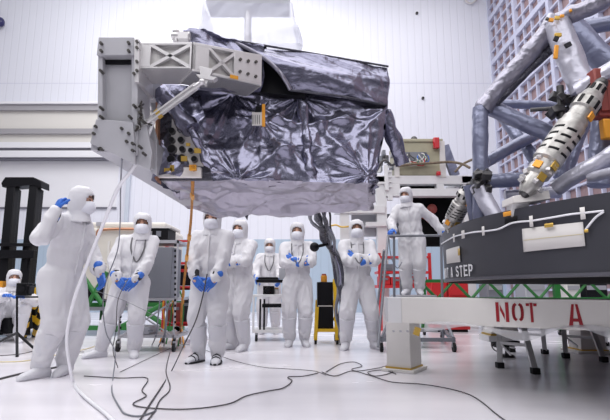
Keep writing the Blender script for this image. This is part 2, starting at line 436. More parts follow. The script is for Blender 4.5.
# ledges and seams of the left part of the back wall
def ledge(n, y0, y1, x1px, prot, mat, Yb=BACK):
    ztop = at(305, y0, Yb-prot).z; zbot = at(305, y1, Yb-prot).z; x1 = at(x1px, y1, Yb-prot).x
    struct(MB().box2((-16.9, Yb-prot, zbot), (x1, Yb, ztop)).build('trim_%d' % n, mat, smooth=0))
tg = pm('ledge_grey', (.36, .35, .37), .5); tcream = pm('ledge_cream', (.70, .68, .64), .5); tw = pm('ledge_white', (.80, .80, .83), .5); tdk = pm('seam_dark', (.16, .16, .19), .5)
ledge(2, 101.5, 103.5, 205, .50, tw); ledge(3, 103.5, 110, 205, .42, tg); ledge(4, 110, 128.5, 205, .30, tcream)
ledge(5, 128.5, 133.5, 205, .40, tg); ledge(6, 133.5, 142, 205, .28, tcream); ledge(7, 142, 147.5, 205, .42, tw)
ledge(8, 147.5, 150.5, 205, .34, tdk); ledge(9, 150.5, 157, 205, .40, tw); ledge(10, 157, 159, 205, .34, tdk); ledge(11, 207, 208.8, 116, .06, tdk)
ledge(12, 159, 207, 116, .03, tw)
struct(MB().box2(at(126, 243, 17.85), at(128.2, 165, 17.95)).build('trim_13', pm('pipe_grey', (.55, .60, .68), .5), smooth=0))
# ------------------------------------------------------------------ hanging fixture and wrapped instrument
FR = thing('support_frame', at(117, 155, 3.0), 'grey steel support frame with bolted column and trussed arm left of the wrapped instrument', 'frame')
Yc = 2.98
def slab(pts, Y, d, mb):          # polygon at depth Y, thickened away from camera by d
    mb.prism([at(px, py, Y) for px, py in pts], (0, d, 0)); return mb
mb = MB()
slab([(97, 152), (102.5, 152), (102.5, 50), (98, 50)], Yc, .26, mb); slab([(131, 155), (137.5, 155), (137.5, 50), (131.5, 50)], Yc, .26, mb)
mb.prism([at(102, 154, Yc+.06), at(132, 154, Yc+.06), at(132, 63, Yc+.06), at(102, 63, Yc+.06)], (0, .03, 0))
mb.prism([at(102, 64, Yc+.20), at(132, 64, Yc+.20), at(132, 50, Yc+.2), at(102, 50, Yc+.2)], (0, .03, 0))
mb.build('column', M['grey'], FR, bevel=.004)
mb = MB(); mb.prism([at(104, 64, Yc+.045), at(130.5, 64, Yc+.045), at(130.5, 55, Yc+.045), at(104, 55, Yc+.045)], (0, .012, 0)); mb.build('recess_shade', M['black'], FR)  # black plate stands in for the shade inside the column recess
slab([(96.5, 55), (134, 55), (134, 37), (98.5, 37)], Yc-.02, .30, MB()).build('column_cap', M['grey'], FR, bevel=.004)
mb = MB(); slab([(134, 82), (139, 82), (138.5, 38.5), (134, 38.5)], Yc-.03, .30, mb); mb.build('end_plate', M['grey_lt'], FR, bevel=.003)
mb = MB(); slab([(90, 143), (96, 119), (133, 122), (135, 164)], Yc-.025, .03, mb)
slab([(134, 163), (134, 104), (142, 104), (152, 152), (150, 170)], Yc+.02, .03, mb); mb.build('gusset', M['grey'], FR, bevel=.003)
# low beam running away under the box
a0 = at(91, 146, Yc); e0 = atz(184, 206, 1.62); a1 = at(137, 164, Yc)
mb = MB(); w = .27; hgt = .2; zt = at(97, 125, Yc).z
x0 = a0.x; x1 = x0+w; zb0 = at(91, 150, Yc).z
mb.hexa([V(x0, Yc, zb0), V(x1, Yc, zb0-.04), V(e0.x+w*1.0, e0.y, e0.z), V(e0.x, e0.y, e0.z), V(x0, Yc, zt), V(x1, Yc, zt), V(e0.x+w, e0.y, e0.z+.2), V(e0.x, e0.y, e0.z+.2)])
mb.build('lower_beam', M['grey'], FR, bevel=.004)
mb = MB(); mb.prism([at(139, 112, 3.30), at(150, 116, 3.30), at(157, 140, 3.30), at(157, 176, 3.30), at(139, 163, 3.30)], (0, .04, 0)); mb.prism([at(146, 74, 3.42), at(160, 74, 3.42), at(158, 120, 3.42), at(153, 120, 3.42)], (0, .05, 0)); mb.build('side_plate', M['grey'], FR, bevel=.003)
# inner brace running back from the column
MB().beam(at(140, 77, Yc+.2), at(170, 112, 3.75), .09, .16).build('brace', M['grey'], FR, bevel=.004)
# upper arm: two box sections with X-braced windows
def arm_section(TL, TR, BR, BL, Y0, Y1, xs, name, mt, dpt=.24):
    """front frame with ribs, recessed web, and body"""
    c = [at(TL[0], TL[1], Y0), at(TR[0], TR[1], Y1), at(BR[0], BR[1], Y1), at(BL[0], BL[1], Y0)]
    c[3].x = c[0].x; c[2].x = c[1].x; c[3].y = c[0].y; c[2].y = c[1].y
    def q(u, v): return (c[0]*(1-u)+c[1]*u)*(1-v)+(c[3]*(1-u)+c[2]*u)*v
    nrm = (c[1]-c[0]).cross(c[3]-c[0]).normalized()
    if nrm.y > 0: nrm = -nrm
    bk = -nrm
    mb = MB()
    def bar(u0, v0, u1, v1): mb.prism([q(u0, v0), q(u1, v0), q(u1, v1), q(u0, v1)], bk*dpt)
    bar(0, 0, 1, .09); bar(0, .91, 1, 1); bar(0, .09, xs[0], .91) if xs[0] > 0 else None
    bar(0, .09, .04, .91); bar(.965, .09, 1, .91); bar(xs[1]-.02, .09, xs[1]+.02, .91) if xs[1] < .95 else None
    o = mb.build(name, mt, FR, bevel=.002)
    mb = MB()
    for (ua, va, ub, vb) in ((xs[0], .09, xs[1], .91), (xs[0], .91, xs[1], .09)):
        mb.beam(q(ua, va)+bk*.014, q(ub, vb)+bk*.014, .022, .026, up=nrm)
    mb.build('cross_brace', mt, o)
    mb = MB(); mb.prism([q(0, .05)+bk*.035, q(1, .05)+bk*.035, q(1, .95)+bk*.035, q(0, .95)+bk*.035], bk*.03)
    mb.build('web_panel', M['grey_pocket'], o)
    mb = MB(); mb.prism([q(.02, .97), q(.98, .97), q(.98, 1.0), q(.02, 1.0)], bk*dpt); mb.build('bottom_plate', M['grey'], o)
    return o, q, bk
o1, q1, bk1 = arm_section((139, 42.5), (192, 42), (192, 69), (139, 69), Yc+.02, Yc+.02, (.23, .97), 'arm_section', M['grey_lt'])
o2, q2, bk2 = arm_section((193.5, 42), (262, 55), (262, 86), (194, 71), Yc+.02, 3.30, (.22, .60), 'arm_section', M['grey_lt'])
mb = MB(); mb.prism([q2(.60, .08)-bk2*.002, q2(.97, .08)-bk2*.002, q2(.97, .92)-bk2*.002, q2(.6, .92)-bk2*.002], bk2*.03); mb.build('bolting_plate', M['grey_lt'], o2)
for (u, v) in ((.66, .3), (.66, .7), (.78, .3), (.78, .72), (.9, .28), (.9, .75)):
    MB().cyl(q2(u, v)-bk2*.016, q2(u, v), .011, n=10).build('bolt', M['bolt'], o2)
mb = MB(); mb.prism([q2(.52, .85)-bk2*.004, q2(.64, .85)-bk2*.004, q2(.64, .96)-bk2*.004, q2(.52, .96)-bk2*.004], bk2*.004); mb.build('amber_tag', M['amber'], o2)
# bracket and strut
mb = MB(); slab([(199, 66), (213, 69), (206, 86), (201, 83)], Yc, .03, mb); slab([(196, 74), (217, 77), (213, 80), (199, 78)], Yc-.01, .05, mb)
mb.build('clevis_bracket', M['grey_lt'], FR, bevel=.002)
ST0 = at(202, 82, Yc-.02); ST1 = at(139, 128, Yc+.03); mb = MB(); d = (ST1-ST0)
mb.beam(ST0.lerp(ST1, .1), ST0.lerp(ST1, .80), .05, .012, up=(0, 1, 0)); mb.beam(ST0.lerp(ST1, .1)+V(0, -.012, .018), ST0.lerp(ST1, .80)+V(0, -.012, .018), .012, .012); mb.beam(ST0.lerp(ST1, .1)+V(0, -.012, -.018), ST0.lerp(ST1, .80)+V(0, -.012, -.018), .012, .012)
mb.cyl(ST0, ST0.lerp(ST1, .12), .014, .02, 10); mb.cyl(ST0.lerp(ST1, .78), ST0.lerp(ST1, .88), .018, .013, 10)
st = mb.build('strut', M['grey_lt'], FR)
MB().ball(ST0, .022).build('rod_end', M['grey_lt'], st); mb = MB(); mb.beam(ST0.lerp(ST1, .86)+V(0, 0, .014), ST1+V(0, 0, .014), .016, .010); mb.beam(ST0.lerp(ST1, .86)-V(0, 0, .014), ST1-V(0, 0, .014), .016, .010); mb.cyl(ST1-V(0, .03, 0), ST1+V(0, .05, 0), .014, n=10)
mb.build('rod_end', M['grey_lt'], st)
MB().beam(ST0.lerp(ST1, .66), ST0.lerp(ST1, .72), .058, .03, up=(0, 1, 0)).build('gold_tape', M['gold'], st)
# bolts on the column
for px, py in ((100.5, 42.5), (100.5, 50), (128, 42), (128, 50), (136.5, 41), (136.5, 47), (136.5, 61), (136.5, 70), (100, 70), (100, 107), (100, 116), (133.5, 73), (133.5, 105), (129, 116), (93, 133), (95, 126), (100, 148), (121, 128), (128, 133), (126, 141), (132, 143), (132, 150), (139, 146), (143, 153), (139, 112), (142, 120)):
    p = at(px, py, Yc-.045); MB().cyl(p, p+V(0, .05, 0), .010, n=8).build('bolt', M['bolt'], FR)
mb = MB(); 
for k in range(9):
    p = at(138+random.uniform(0, 7), 100+random.uniform(0, 30), Yc-.02); mb.tube([p, p+V(random.uniform(-.03, .03), random.uniform(-.02, .05), random.uniform(-.05, .05)), p+V(random.uniform(-.05, .05), .06, random.uniform(-.08, .02))], .007, 6)
mb.build('cable_knot', M['bolt'], FR)
# hoist fitting on top of the arm
mb = MB(); mb.cyl(at(176, 42, 3.1), at(176, 31, 3.1), .02, n=12); mb.cyl(at(172, 36, 3.1), at(190, 36, 3.1), .028, n=12); mb.box(at(184, 38, 3.1), (.07, .08, .05)); mb.ball(at(176, 32, 3.1), .026)
mb.build('lug', M['grey_lt'], FR)

WI = thing('wrapped_instrument', atz(270, 195, 1.63), 'large instrument wrapped in crumpled lavender film hanging above the people', 'instrument')
ZB = 1.63
A = atz(161, 179, ZB); B = atz(373, 186, ZB+.02); C = atz(371, 206, ZB); D = atz(190, 209, ZB)
TA = at(158, 84, 3.55); TB = at(387, 104, 3.86)
TA.z = (TA.z); TD = V(D.x-.02, D.y, TA.z); TC = V(C.x+.1, C.y, TB.z)
MB0 = A.lerp(B, .5)
GA = gathers([(at(232, 92, 3.6), 2.6, .55, .075), (at(366, 178, 3.75), 2.8, .5, .075), (at(300, 96, 3.7), 3, .45, .07), (at(258, 116, 3.6), 2.4, .35, .05), (at(240, 182, 3.6), 2.6, .4, .06), (at(384, 108, 3.8), 2.2, .6, .06)])
film_hull([(A, B, TB, TA), (B, C, TC, TB), (C, D, TD, TC), (D, A, TA, TD), (TA, TB, TC, TD)], .011, .050, 'front_wrap', M['film'], WI, seed=1, extra=GA, weight=lambda c: min(1, .2+max(0, TB.x-.02-c.x)/.22)*min(1, .35+max(0, TA.z-c.z)/.2))
# underside skirt: film gathered below
sk = [A+V(-.02, -.02, .03), B+V(.02, -.02, .03), C+V(.02, .02, 0), D+V(-.03, .02, 0)]
lowr = [A+V(.03, .06, -.005), B+V(-.03, .06, -.005), C+V(-.03, -.03, -.02), D+V(.02, -.02, -.02)]
MID0 = D.lerp(C, .28)+V(0, 0, -.035)
film_hull([(sk[0], sk[1], lowr[1], lowr[0]), (sk[1], sk[2], lowr[2], lowr[1]), (sk[3], sk[0], lowr[0], lowr[3]), (lowr[0], lowr[1], lowr[2], lowr[3])], .012, .060, 'underside_wrap', M['film_floor_lit'], WI, seed=2)
# pointed tail of film behind
p = [at(190, 207, 4.8), at(215, 206, 4.8), at(250, 205, 4.8), at(238, 214, 4.82), at(218, 218, 4.82)]
mb = MB(); mb.prism(p, (0, .03, 0)); mb.build('film_tail', M['film_floor_lit'], WI)
mb = MB(); mb.prism([at(240, 208, 4.78), at(250, 207, 4.78), at(247, 220, 4.8)], (0, .03, 0)); mb.build('film_tail', M['film_dark'], WI)
# upper hood
H0 = at(233, 41.5, 3.47); H1 = at(388, 67, 3.87); H2 = at(386.5, 106, 3.85); H3 = at(291, 91, 3.56)
bkv = V(.1, .85, .0)
def hood_fn(u, v):
    a = H0.lerp(H1, u); b2 = H3.lerp(H2, u)
    p = a.lerp(b2, v); p += V(0, -.055*math.sin(v*PI*.9)*(1-.4*u), 0)
    p.x += .09*(math.sin(v*PI)*.8)*(1-u)
    return p
mb = MB(); mb.grid(hood_fn, 110, 34); mb.grid(lambda u, v: H0.lerp(H1, u)+bkv*v, 110, 40)
mb.grid(lambda u, v: hood_fn(1, u)+bkv*v, 34, 40); mb.grid(lambda u, v: H0.lerp(H1, u)+bkv-V(0, 0, v*.3), 110, 20)
me = mb.mesh('upper_wrap'); bm = bmesh.new(); bm.from_mesh(me); bmesh.ops.remove_doubles(bm, verts=bm.verts, dist=.004); bmesh.ops.recalc_face_normals(bm, faces=bm.faces); bm.normal_update()
for v in bm.verts: v.co = v.co+v.normal*.026*crumple(V(v.co.x*.6, v.co.y, v.co.z*1.3)+V(5, 2, 1))
bm.to_mesh(me); bm.free(); uw = link('upper_wrap', me, M['film'], WI, smooth=180, solid=.006)
mb = MB(); mb.prism([at(236, 47, 3.62), at(300, 55, 3.62), at(305, 96, 3.62), at(255, 92, 3.62)], (0, .4, 0)); mb.build('cavity_shade', M['black'], WI)  # solid black block stands in for the shadow inside the hood's open end
mb = MB(); mb.tube([H3+V(-.01, -.02, 0), H3.lerp(H2, .5)+V(0, -.05, .0), H2+V(0, -.02, 0)], .010, 8); mb.build('seam_rope', M['film_dark'], WI)
mb = MB(); mb.tube([H0+V(0, -.01, .005), H0.lerp(H1, .5)+V(0, -.01, .005), H1+V(0, -.01, .0)], .009, 8); mb.build('seam_rope', M['film_dark'], WI)
mb = MB(); mb.tube([hood_fn(0, k/14)+V(-.006, -.01, 0) for k in range(15)], .016, 8); mb.build('hood_edge', M['film_silver'], WI)
# film bundled behind the arm
a = [at(182, 29, 3.30), at(212, 26, 3.34), at(264, 46, 3.50), at(262, 92, 3.55), at(190, 92, 3.3), ]
b_ = [q_+V(.05, .9, -.02) for q_ in a]
film_hull([(a[0], a[1], a[4]+V(.25, 0, 0), a[4]), (a[1], a[2], a[3], a[4]+V(.25, 0, 0)), (a[0], a[1], b_[1], b_[0]), (a[1], a[2], b_[2], b_[1]), (a[0], b_[0], b_[4], a[4])], .013, .055, 'top_wrap', M['film'], WI, seed=6)
# instrument face at the left
fp = lambda px, py: at(px, py, 3.43)
mb = MB(); mb.prism([fp(172, 112), fp(180, 113), fp(203, 158), fp(203, 166), fp(160, 166), fp(160, 164), fp(170, 163)], (0, .05, 0))
face = mb.build('port_panel', M['port'], WI, bevel=.003)
mb = MB(); mb.prism([at(157, 167, 3.41), at(201, 167, 3.41), at(201, 177, 3.41), at(157, 177, 3.41)], (0, .10, 0)); mb.build('ledge_box', M['port'], WI, bevel=.004)
mb = MB(); mb.prism([at(156, 96, 3.45), at(172, 96, 3.45), at(188, 113, 3.45), at(206, 150, 3.45), at(212, 180, 3.45), at(156, 180, 3.45)], (0, .04, 0)); mb.build('dark_liner', M['film_dark'], WI)
for px, py, r in ((172.7, 132, 3), (172.7, 141, 2.7), (172.7, 150, 4.2), (172, 160, 3.8), (181.7, 141, 2.9), (183, 150, 2.7), (182.7, 159.5, 3.9), (191.5, 151.5, 2.3), (195, 160, 2.8), (180.5, 131, 2.2), (178, 122, 2.0)):
    c = fp(px, py); rr = r*3.43/F
    mb = MB(); mb.tube([c, c+V(0, -.035, 0)], [rr*1.18, rr*1.12], 16); po = mb.build('port', M['steel_dk'], face)
    MB().cyl(c+V(0, -.034, 0), c+V(0, -.038, 0), rr*.95, n=16).build('port_cap', M['black'], po)
for px, py, px2, py2 in ((170, 165, 174, 171), (181, 156, 187, 161), (194, 148, 201, 153), (186, 143, 190, 146), (164, 168, 172, 172)):
    MB().prism([at(px, py, 3.365), at(px2, py, 3.365), at(px2, py2, 3.365), at(px, py2, 3.365)], (0, .01, 0)).build('yellow_tape', M['gold'], face)
film_tube(at(163, 93, 3.40), at(190, 128, 3.36), .05, .055, 'rolled_film', M['film'], WI, .02, 24, 3)
film_tube(at(190, 128, 3.36), at(214, 168, 3.38), .055, .045, 'rolled_film', M['film'], WI, .02, 24, 4)
mb = MB(); mb.prism([at(156, 79, 3.40), at(158.8, 79, 3.40), at(157.4, 182, 3.40), at(154.5, 178, 3.40)], (0, .09, 0)); mb.build('copper_edge', M['copper'], WI)
# tags showing on the film
mb = MB(); mb.prism([at(252, 112, 3.50), at(262, 112, 3.5), at(262, 125, 3.5), at(252, 125, 3.5)], (0, .02, 0)); pt = mb.build('warning_tag', M['label'], WI)
mb = MB(); mb.prism([at(262, 104, 3.495), at(265, 104, 3.495), at(265, 126, 3.495), at(262, 126, 3.495)], (0, .02, 0)); mb.build('orange_edge', M['orange'], pt)
mb = MB(); mb.prism([at(256, 106, 3.495), at(262, 107, 3.495), at(261, 112, 3.495), at(255, 112, 3.495)], (0, .02, 0)); mb.build('black_corner', M['black'], pt)
mb = MB()
for k in range(4): mb.beam(at(253+k*2.2, 115, 3.498), at(253+k*2.2, 124, 3.498), .004, .004)
mb.build('slot', M['bolt'], pt)
film_tube(at(384, 112, 4.0), at(402, 163, 4.15), .07, .045, 'film_sleeve', M['film'], WI, .012, 20, 6)

film_tube(at(300, 92, 3.72), at(307, 140, 3.68), .03, .04, 'gathered_fold', M['film'], WI, .02, 20, 7)
film_tube(at(307, 138, 3.68), at(309, 180, 3.66), .04, .025, 'gathered_fold', M['film'], WI, .02, 20, 8)
# plastic-wrapped hoist above
HS = thing('crane_hoist', at(247, 40, 6.0), 'pale hoist block under clear sheeting above the wrapped instrument', 'hoist')
q = [at(205, 2, 5.8), at(291, 2, 5.8), at(302, 44, 5.8), at(196, 46, 5.8)]
qb = [v+V(0, .7, 0) for v in q]
film_hull([(q[0], q[1], q[2], q[3]), (q[1], qb[1], qb[2], q[2]), (qb[0], q[0], q[3], qb[3]), (q[3], q[2], qb[2], qb[3])], .03, .03, 'sheeting', M['sheet'], HS, seed=8)
MB().box2(at(206, 3, 5.95), at(290, -14, 6.3)).build('cross_beam', M['monitor'], HS)
MB().cyl(at(248, -10, 6.1), at(248, 60, 6.1), .05).build('hook_shank', M['grey_lt'], HS)
MB().cyl(at(248, -10, 6.1), at(248, -40, 6.1), .012).build('wire_rope', M['grey_lt'], HS)

# ------------------------------------------------------------------ PEOPLE
def remesh(mb, name, voxel, iters=4, fac=.5):
    me = mb.mesh(name); o = bpy.data.objects.new(name+'_src', me); COL.objects.link(o)
    md = o.modifiers.new('r', 'REMESH'); md.mode = 'VOXEL'; md.voxel_size = voxel
    s = o.modifiers.new('s', 'SMOOTH'); s.factor = fac; s.iterations = iters
    dg = bpy.context.evaluated_depsgraph_get(); out = bpy.data.meshes.new_from_object(o.evaluated_get(dg))
    bpy.data.objects.remove(o); bpy.data.meshes.remove(me); out.name = name
    return out
def ik(a, c, l1, l2, hint):
    a = Vector(a); c = Vector(c); d = c-a; L = d.length
    if L > (l1+l2)*.999: c = a+d.normalized()*(l1+l2)*.999; d = c-a; L = d.length
    x = (l1*l1-l2*l2+L*L)/(2*L); h = math.sqrt(max(0, l1*l1-x*x)); d.normalize()
    n = Vector(hint); n = (n-d*n.dot(d))
    n = n.normalized() if n.length > 1e-5 else d.orthogonal().normalized()
    return a+d*x+n*h, c
def sst(a, b, x):
    t = max(0, min(1, (x-a)/(b-a))); return t*t*(3-2*t)
def hand_mesh(wr, d, n, side, curl):
    """palm, four unequal fingers and a thumb; d = pointing direction, n = back-of-hand direction"""
    d = Vector(d).normalized(); n = Vector(n); n = (n-d*n.dot(d)).normalized(); s = d.cross(n)*side   # s = thumb side
    mb = MB()
    palm = [(0, .030, .022), (.035, .040, .020), (.07, .044, .017), (.092, .042, .014)]
    for (a0, w0, t0), (a1, w1, t1) in zip(palm[:-1], palm[1:]):
        for k in (-1, -.33, .33, 1):
            mb.capsule(wr+d*a0+s*k*(w0-.012), wr+d*a1+s*k*(w1-.012), t0, t1, 8)
    for k, (off, L, r) in enumerate(((.033, .072, .0105), (.011, .082, .0110), (-.011, .075, .0105), (-.032, .060, .0092))):
        p = wr+d*.088+s*off; ang = 0; dd = d
        for j, fr in enumerate((.45, .30, .25)):
            ang += curl*(.6, 1.0, .8)[j]
            dd = (d*math.cos(ang)-n*math.sin(ang)+s*off*.6*(1-.5*j)).normalized()
            q = p+dd*L*fr; mb.capsule(p, q, r, r*.92, 8); p = q; r *= .92
    p = wr+d*.028+s*.026; dd = (d*.62+s*.72-n*.25).normalized()
    for L, r0, r1 in ((.040, .015, .0125), (.032, .0125, .0115), (.026, .0115, .0095)):
        q = p+dd*L; mb.capsule(p, q, r0, r1, 8); p = q; dd = (dd*.8+d*.35-n*.25*max(.2, curl)).normalized()
    mb.capsule(wr-d*.055, wr+d*.01, .043, .034, 14)
    mb.v = [tuple(wr+(Vector(q)-wr)*1.16) for q in mb.v]
    return mb
def person(pos, rz, label, H=1.8, wl=None, wr=None, el=None, er=None, feet=None, toes=(12, -12), head=(0, 0, 0), lean=(0, 0), hl=None, hr=None, curl=(.5, .5),
           skin='skin', lanyard=False, pel=None, knees=None, group='technicians in white cleanroom suits', cuff=None, straps=False, drape=1.0, detail=.014, seed=0, chest=None, smile=False):
    P = thing('person', pos, label, 'person', group)
    sc = H/1.8
    Rm = Matrix.Rotation(R(rz), 3, 'Z')
    def W(p): return Vector(pos)+Rm @ (Vector(p)*sc)
    def XF(me):
        M4 = Matrix.Translation(Vector(pos)) @ Rm.to_4x4() @ Matrix.Scale(sc, 4); me.transform(M4)
    def L(name, me, mat, par=P, **k):
        XF(me); return link(name, me, mat, par, **k)
    pv = Vector(pel) if pel else V(0, 0, .94)
    ch = Vector(chest) if chest else pv+V(lean[0]*.4, -lean[1]*.4, .38)
    nk = ch+V(lean[0]*.25, -lean[1]*.25, .19); hc = nk+V(lean[0]*.2, -.015-lean[1]*.25, .165)
    up = (ch-pv).normalized()
    sl = ch+V(.185, .01, .125); sr = ch+V(-.185, .01, .125)
    fl, fr_ = feet if feet else ((.12, 0, 0), (-.12, 0, 0))
    al = Vector(fl)+V(0, .02, .10); ar = Vector(fr_)+V(0, .02, .10)
    hpl = pv+V(.095, 0, -.03); hpr = pv+V(-.095, 0, -.03)
    if knees: kl, kr = Vector(knees[0]), Vector(knees[1])
    else:
        kl, al = ik(hpl, al, .42, .42, (.15, -1, 0)); kr, ar = ik(hpr, ar, .42, .42, (-.15, -1, 0))
    wl = Vector(wl) if wl else V(.30, -.02, .86); wr = Vector(wr) if wr else V(-.30, -.02, .86)
    eL, wl = ik(sl, wl, .29, .265, el or (.8, .6, -.3)); eR, wr = ik(sr, wr, .29, .265, er or (-.8, .6, -.3))
    hd = Euler((R(head[0]), R(head[2]), R(head[1]))).to_matrix()
    def HW(p): return hc+hd @ Vector(p)
    # body: one continuous skin surface, mostly clothed
    b = MB()
    b.ball(HW((0, 0, .02)), (.080, .104, .098), rot=hd); b.ball(HW((0, -.035, -.045)), (.060, .065, .068), rot=hd)
    b.capsule(HW((0, -.098, .018)), HW((0, -.118, -.022)), .010, .016, 8); b.capsule(HW((-.035, -.078, .036)), HW((.035, -.078, .036)), .018, .018, 8)
    for sx in (-1, 1): b.ball(HW((sx*.076, .005, -.005)), (.012, .022, .03), 8, 6); b.ball(HW((sx*.036, -.072, -.012)), .022, 8, 6)
    b.capsule(hc+V(0, .015, -.05), nk+V(0, .02, -.06), .052, .058)
    b.ball(ch, (.155, .105, .19)); b.ball(pv.lerp(ch, .5), (.135, .10, .18)); b.ball(pv, (.145, .11, .13)); b.capsule(sl-V(.03, 0, 0), sr+V(.03, 0, 0), .055, .055)
    for S_, E_, W_ in ((sl, eL, wl), (sr, eR, wr)): b.capsule(S_, E_, .048, .040); b.capsule(E_, W_, .040, .027); b.ball(W_+(W_-E_).normalized()*.05, .026, 8, 6)
    for h_, k_, a_ in ((hpl, kl, al), (hpr, kr, ar)): b.capsule(h_, k_, .078, .052); b.capsule(k_, a_, .052, .036); b.ball(a_-V(0, 0, .04), .034)
    body = L('body', remesh(b, 'body', .016, 2), M[skin], smooth=180)
    e = MB()
    for sx in (-1, 1):
        em = MB().ball(HW((sx*.034, -.098, .010)), (.013, .008, .006), 10, 8, rot=hd); o = L('eye', em.mesh('eye'), M['eye'], body, smooth=180)
        em = MB().capsule(HW((sx*.018, -.106, .036)), HW((sx*.050, -.094, .038)), .0045, .0035, 8); L('eyebrow', em.mesh('eyebrow'), M['hair'], body, smooth=180)
    # coverall
    c = MB()
    c.ball(ch+V(0, .0, -.02), (.205, .145, .215)); c.ball(pv.lerp(ch, .5), (.195, .15, .22)); c.ball(pv+V(0, 0, .02), (.20, .155, .17)); c.ball(pv+V(0, .0, -.07), (.185, .145, .14))
    for S_ in (sl, sr): c.capsule(nk+V(0, .015, -.035), S_-V(0, 0, .005), .085, .082)
    c.capsule(sl-V(.02, 0, .0), sr+V(.02, 0, .0), .086, .086); c.capsule(nk-V(0, -.01, .06), nk+V(0, 0, .01), .135, .095)
    for sgn, S_, E_, W_ in ((1, sl, eL, wl), (-1, sr, eR, wr)):
        c.capsule(S_, E_, .090, .078); c.capsule(E_, W_, .078, .056); c.capsule(W_+(E_-W_).normalized()*.05, W_, .058, .05)
        c.capsule(S_+V(-sgn*.05, 0, -.06), E_.lerp(S_, .55), .10, .07)
    for h_, k_, a_ in ((hpl, kl, al), (hpr, kr, ar)):
        c.capsule(h_, k_, .135*drape, .108*drape); c.capsule(k_, a_+V(0, 0, .02), .104*drape, .080); c.capsule(a_.lerp(k_, .25), a_+V(0, .0, -.0), .090, .070)
    me = remesh(c, 'coverall', detail, 5)
    nrm = [v.normal.copy() for v in me.vertices]; off = V(seed*3.3, seed*1.9, seed)
    joints = [eL, eR, kl, kr, wl, wr, al+V(0, 0, .1), ar+V(0, 0, .1), pv+V(0, -.1, -.05)]
    for v, n_ in zip(me.vertices, nrm):
        p = v.co; j = min((p-q).length for q in joints); wgt = .55+.9*math.exp(-(j/.16)**2)
        q = V(p.x*6, p.y*6, p.z*2.2)+off; w2 = V(noise.noise(q*.6), noise.noise(q*.6+V(3, 1, 7)), noise.noise(q*.6+V(8, 2, 4)))
        r1 = 1-abs(2*noise.noise(q+w2*.9)); r2 = 1-abs(2*noise.noise(V(p.x*13, p.y*13, p.z*7)+off+w2*1.6))
        v.co = p+n_*wgt*(.019*(r1-.4)+.012*(r2-.4))
    bvh = BVHTree.FromPolygons([v.co.copy() for v in me.vertices], [tuple(p.vertices) for p in me.polygons])
    def front(x, z, o=.006):
        h = bvh.ray_cast(V(x, -1.2, z), V(0, 1, 0)); return (h[0]+V(0, -o, 0)) if h[0] else V(x, -.15, z)
    cov = L('coverall', me, M['suit'], smooth=180)
    # zip flap and lanyard follow the chest
    zs = [nk.z-.02-k*.055 for k in range(11)]
    fz = []
    for z in zs:
        if z < pv.z-.12: break
        fz.append(front(ch.x+(pv.x-ch.x)*(nk.z-z)/.6, z, .004))
    if len(fz) > 3: L('zip_flap', MB().tube(fz, .012, 6).mesh('zip_flap'), M['suit'], cov, smooth=180)
    if lanyard:
        pts = [front(nk.x-.085, nk.z-.02), front(nk.x-.085, nk.z-.09), front(nk.x-.08, nk.z-.17), front(nk.x-.045, nk.z-.27), front(nk.x, nk.z-.33), front(nk.x+.045, nk.z-.27), front(nk.x+.08, nk.z-.17), front(nk.x+.085, nk.z-.09), front(nk.x+.085, nk.z-.02)]
        L('lanyard', MB().tube(smooth_path(pts, 4), .0095, 6).mesh('lanyard'), M['lanyard'], smooth=180)
    # hood with face opening
    prof = [(.002, .140), (.05, .135), (.083, .112), (.099, .075), (.104, .040), (.104, .0), (.101, -.04), (.096, -.08), (.092, -.115), (.092, -.15), (.098, -.185), (.105, -.22)]
    fine = []
    for (r0, z0), (r1, z1) in zip(prof[:-1], prof[1:]):
        for k in range(3): t = k/3; fine.append((r0+(r1-r0)*t, z0+(z1-z0)*t))
    fine.append(prof[-1]); n = 40; vs = []
    for (r0, z0) in fine:
        for k in range(n):
            a_ = 2*PI*k/n-PI/2; dy = 1.10 if z0 > -.1 else 1.0
            q = V(r0*math.cos(a_), r0*dy*math.sin(a_)+.004, z0); q *= 1+.05*noise.noise(q*12+off)+.03*noise.noise(q*25+off)
            wt = sst(-.19, -.09, z0); ph = HW(q); pb = hc+q; vs.append(pb.lerp(ph, wt))
    def opened(i, k):
        z0 = fine[i][1]; a_ = (k+.5)/n*360; a_ = a_-360 if a_ > 180 else a_
        return ((z0-.010)/.060)**2+(a_/44)**2 < 1 or (-.115 < z0 < 0 and abs(a_) < 37)
    hm = MB(); hm.add(vs, [(i*n+k, (i+1)*n+k, (i+1)*n+(k+1) % n, i*n+(k+1) % n) for i in range(len(fine)-1) for k in range(n) if not opened(i, k)])
    L('hood', hm.mesh('hood'), M['suit'], smooth=180, solid=-.008*sc)
    # mask
    def mk(u, v):
        a_ = (u-.5)*2*R(72); t = v; z0 = -.020-.108*t; bul = math.sin(PI*min(1, t*1.0+.05))
        r0 = .104+.028*bul*math.cos(a_*.9)**2
        return HW((math.sin(a_)*r0*.82, -math.cos(a_)*r0*1.04-.006+.045*max(0, t-.75)*2, z0+.018*math.cos(a_*1.2)*(1-t)))
    L('mask', MB().grid(mk, 22, 14).mesh('mask'), M['mask'], smooth=180, solid=.004*sc)
    # gloves
    for sgn, E_, W_, hp, cu, nm in ((1, eL, wl, hl, curl[0], 'l'), (-1, eR, wr, hr, curl[1], 'r')):
        d = Vector(hp[0]) if hp else (W_-E_); n_ = Vector(hp[1]) if hp else V(sgn*1, -.3, 0)
        d = d.normalized()
        L('glove', hand_mesh(W_+d*.012, d, n_, sgn if not (hp and len(hp) > 2) else hp[2], cu).mesh('glove'), M['glove'], smooth=60)
        if cuff and nm in cuff:
            dd = (W_-E_).normalized(); L('wrist_cuff', MB().tube([W_-dd*.075, W_-dd*.02, W_+d*.015], [.060, .056, .048], 16).mesh('wrist_cuff'), M['cuff'], smooth=60)
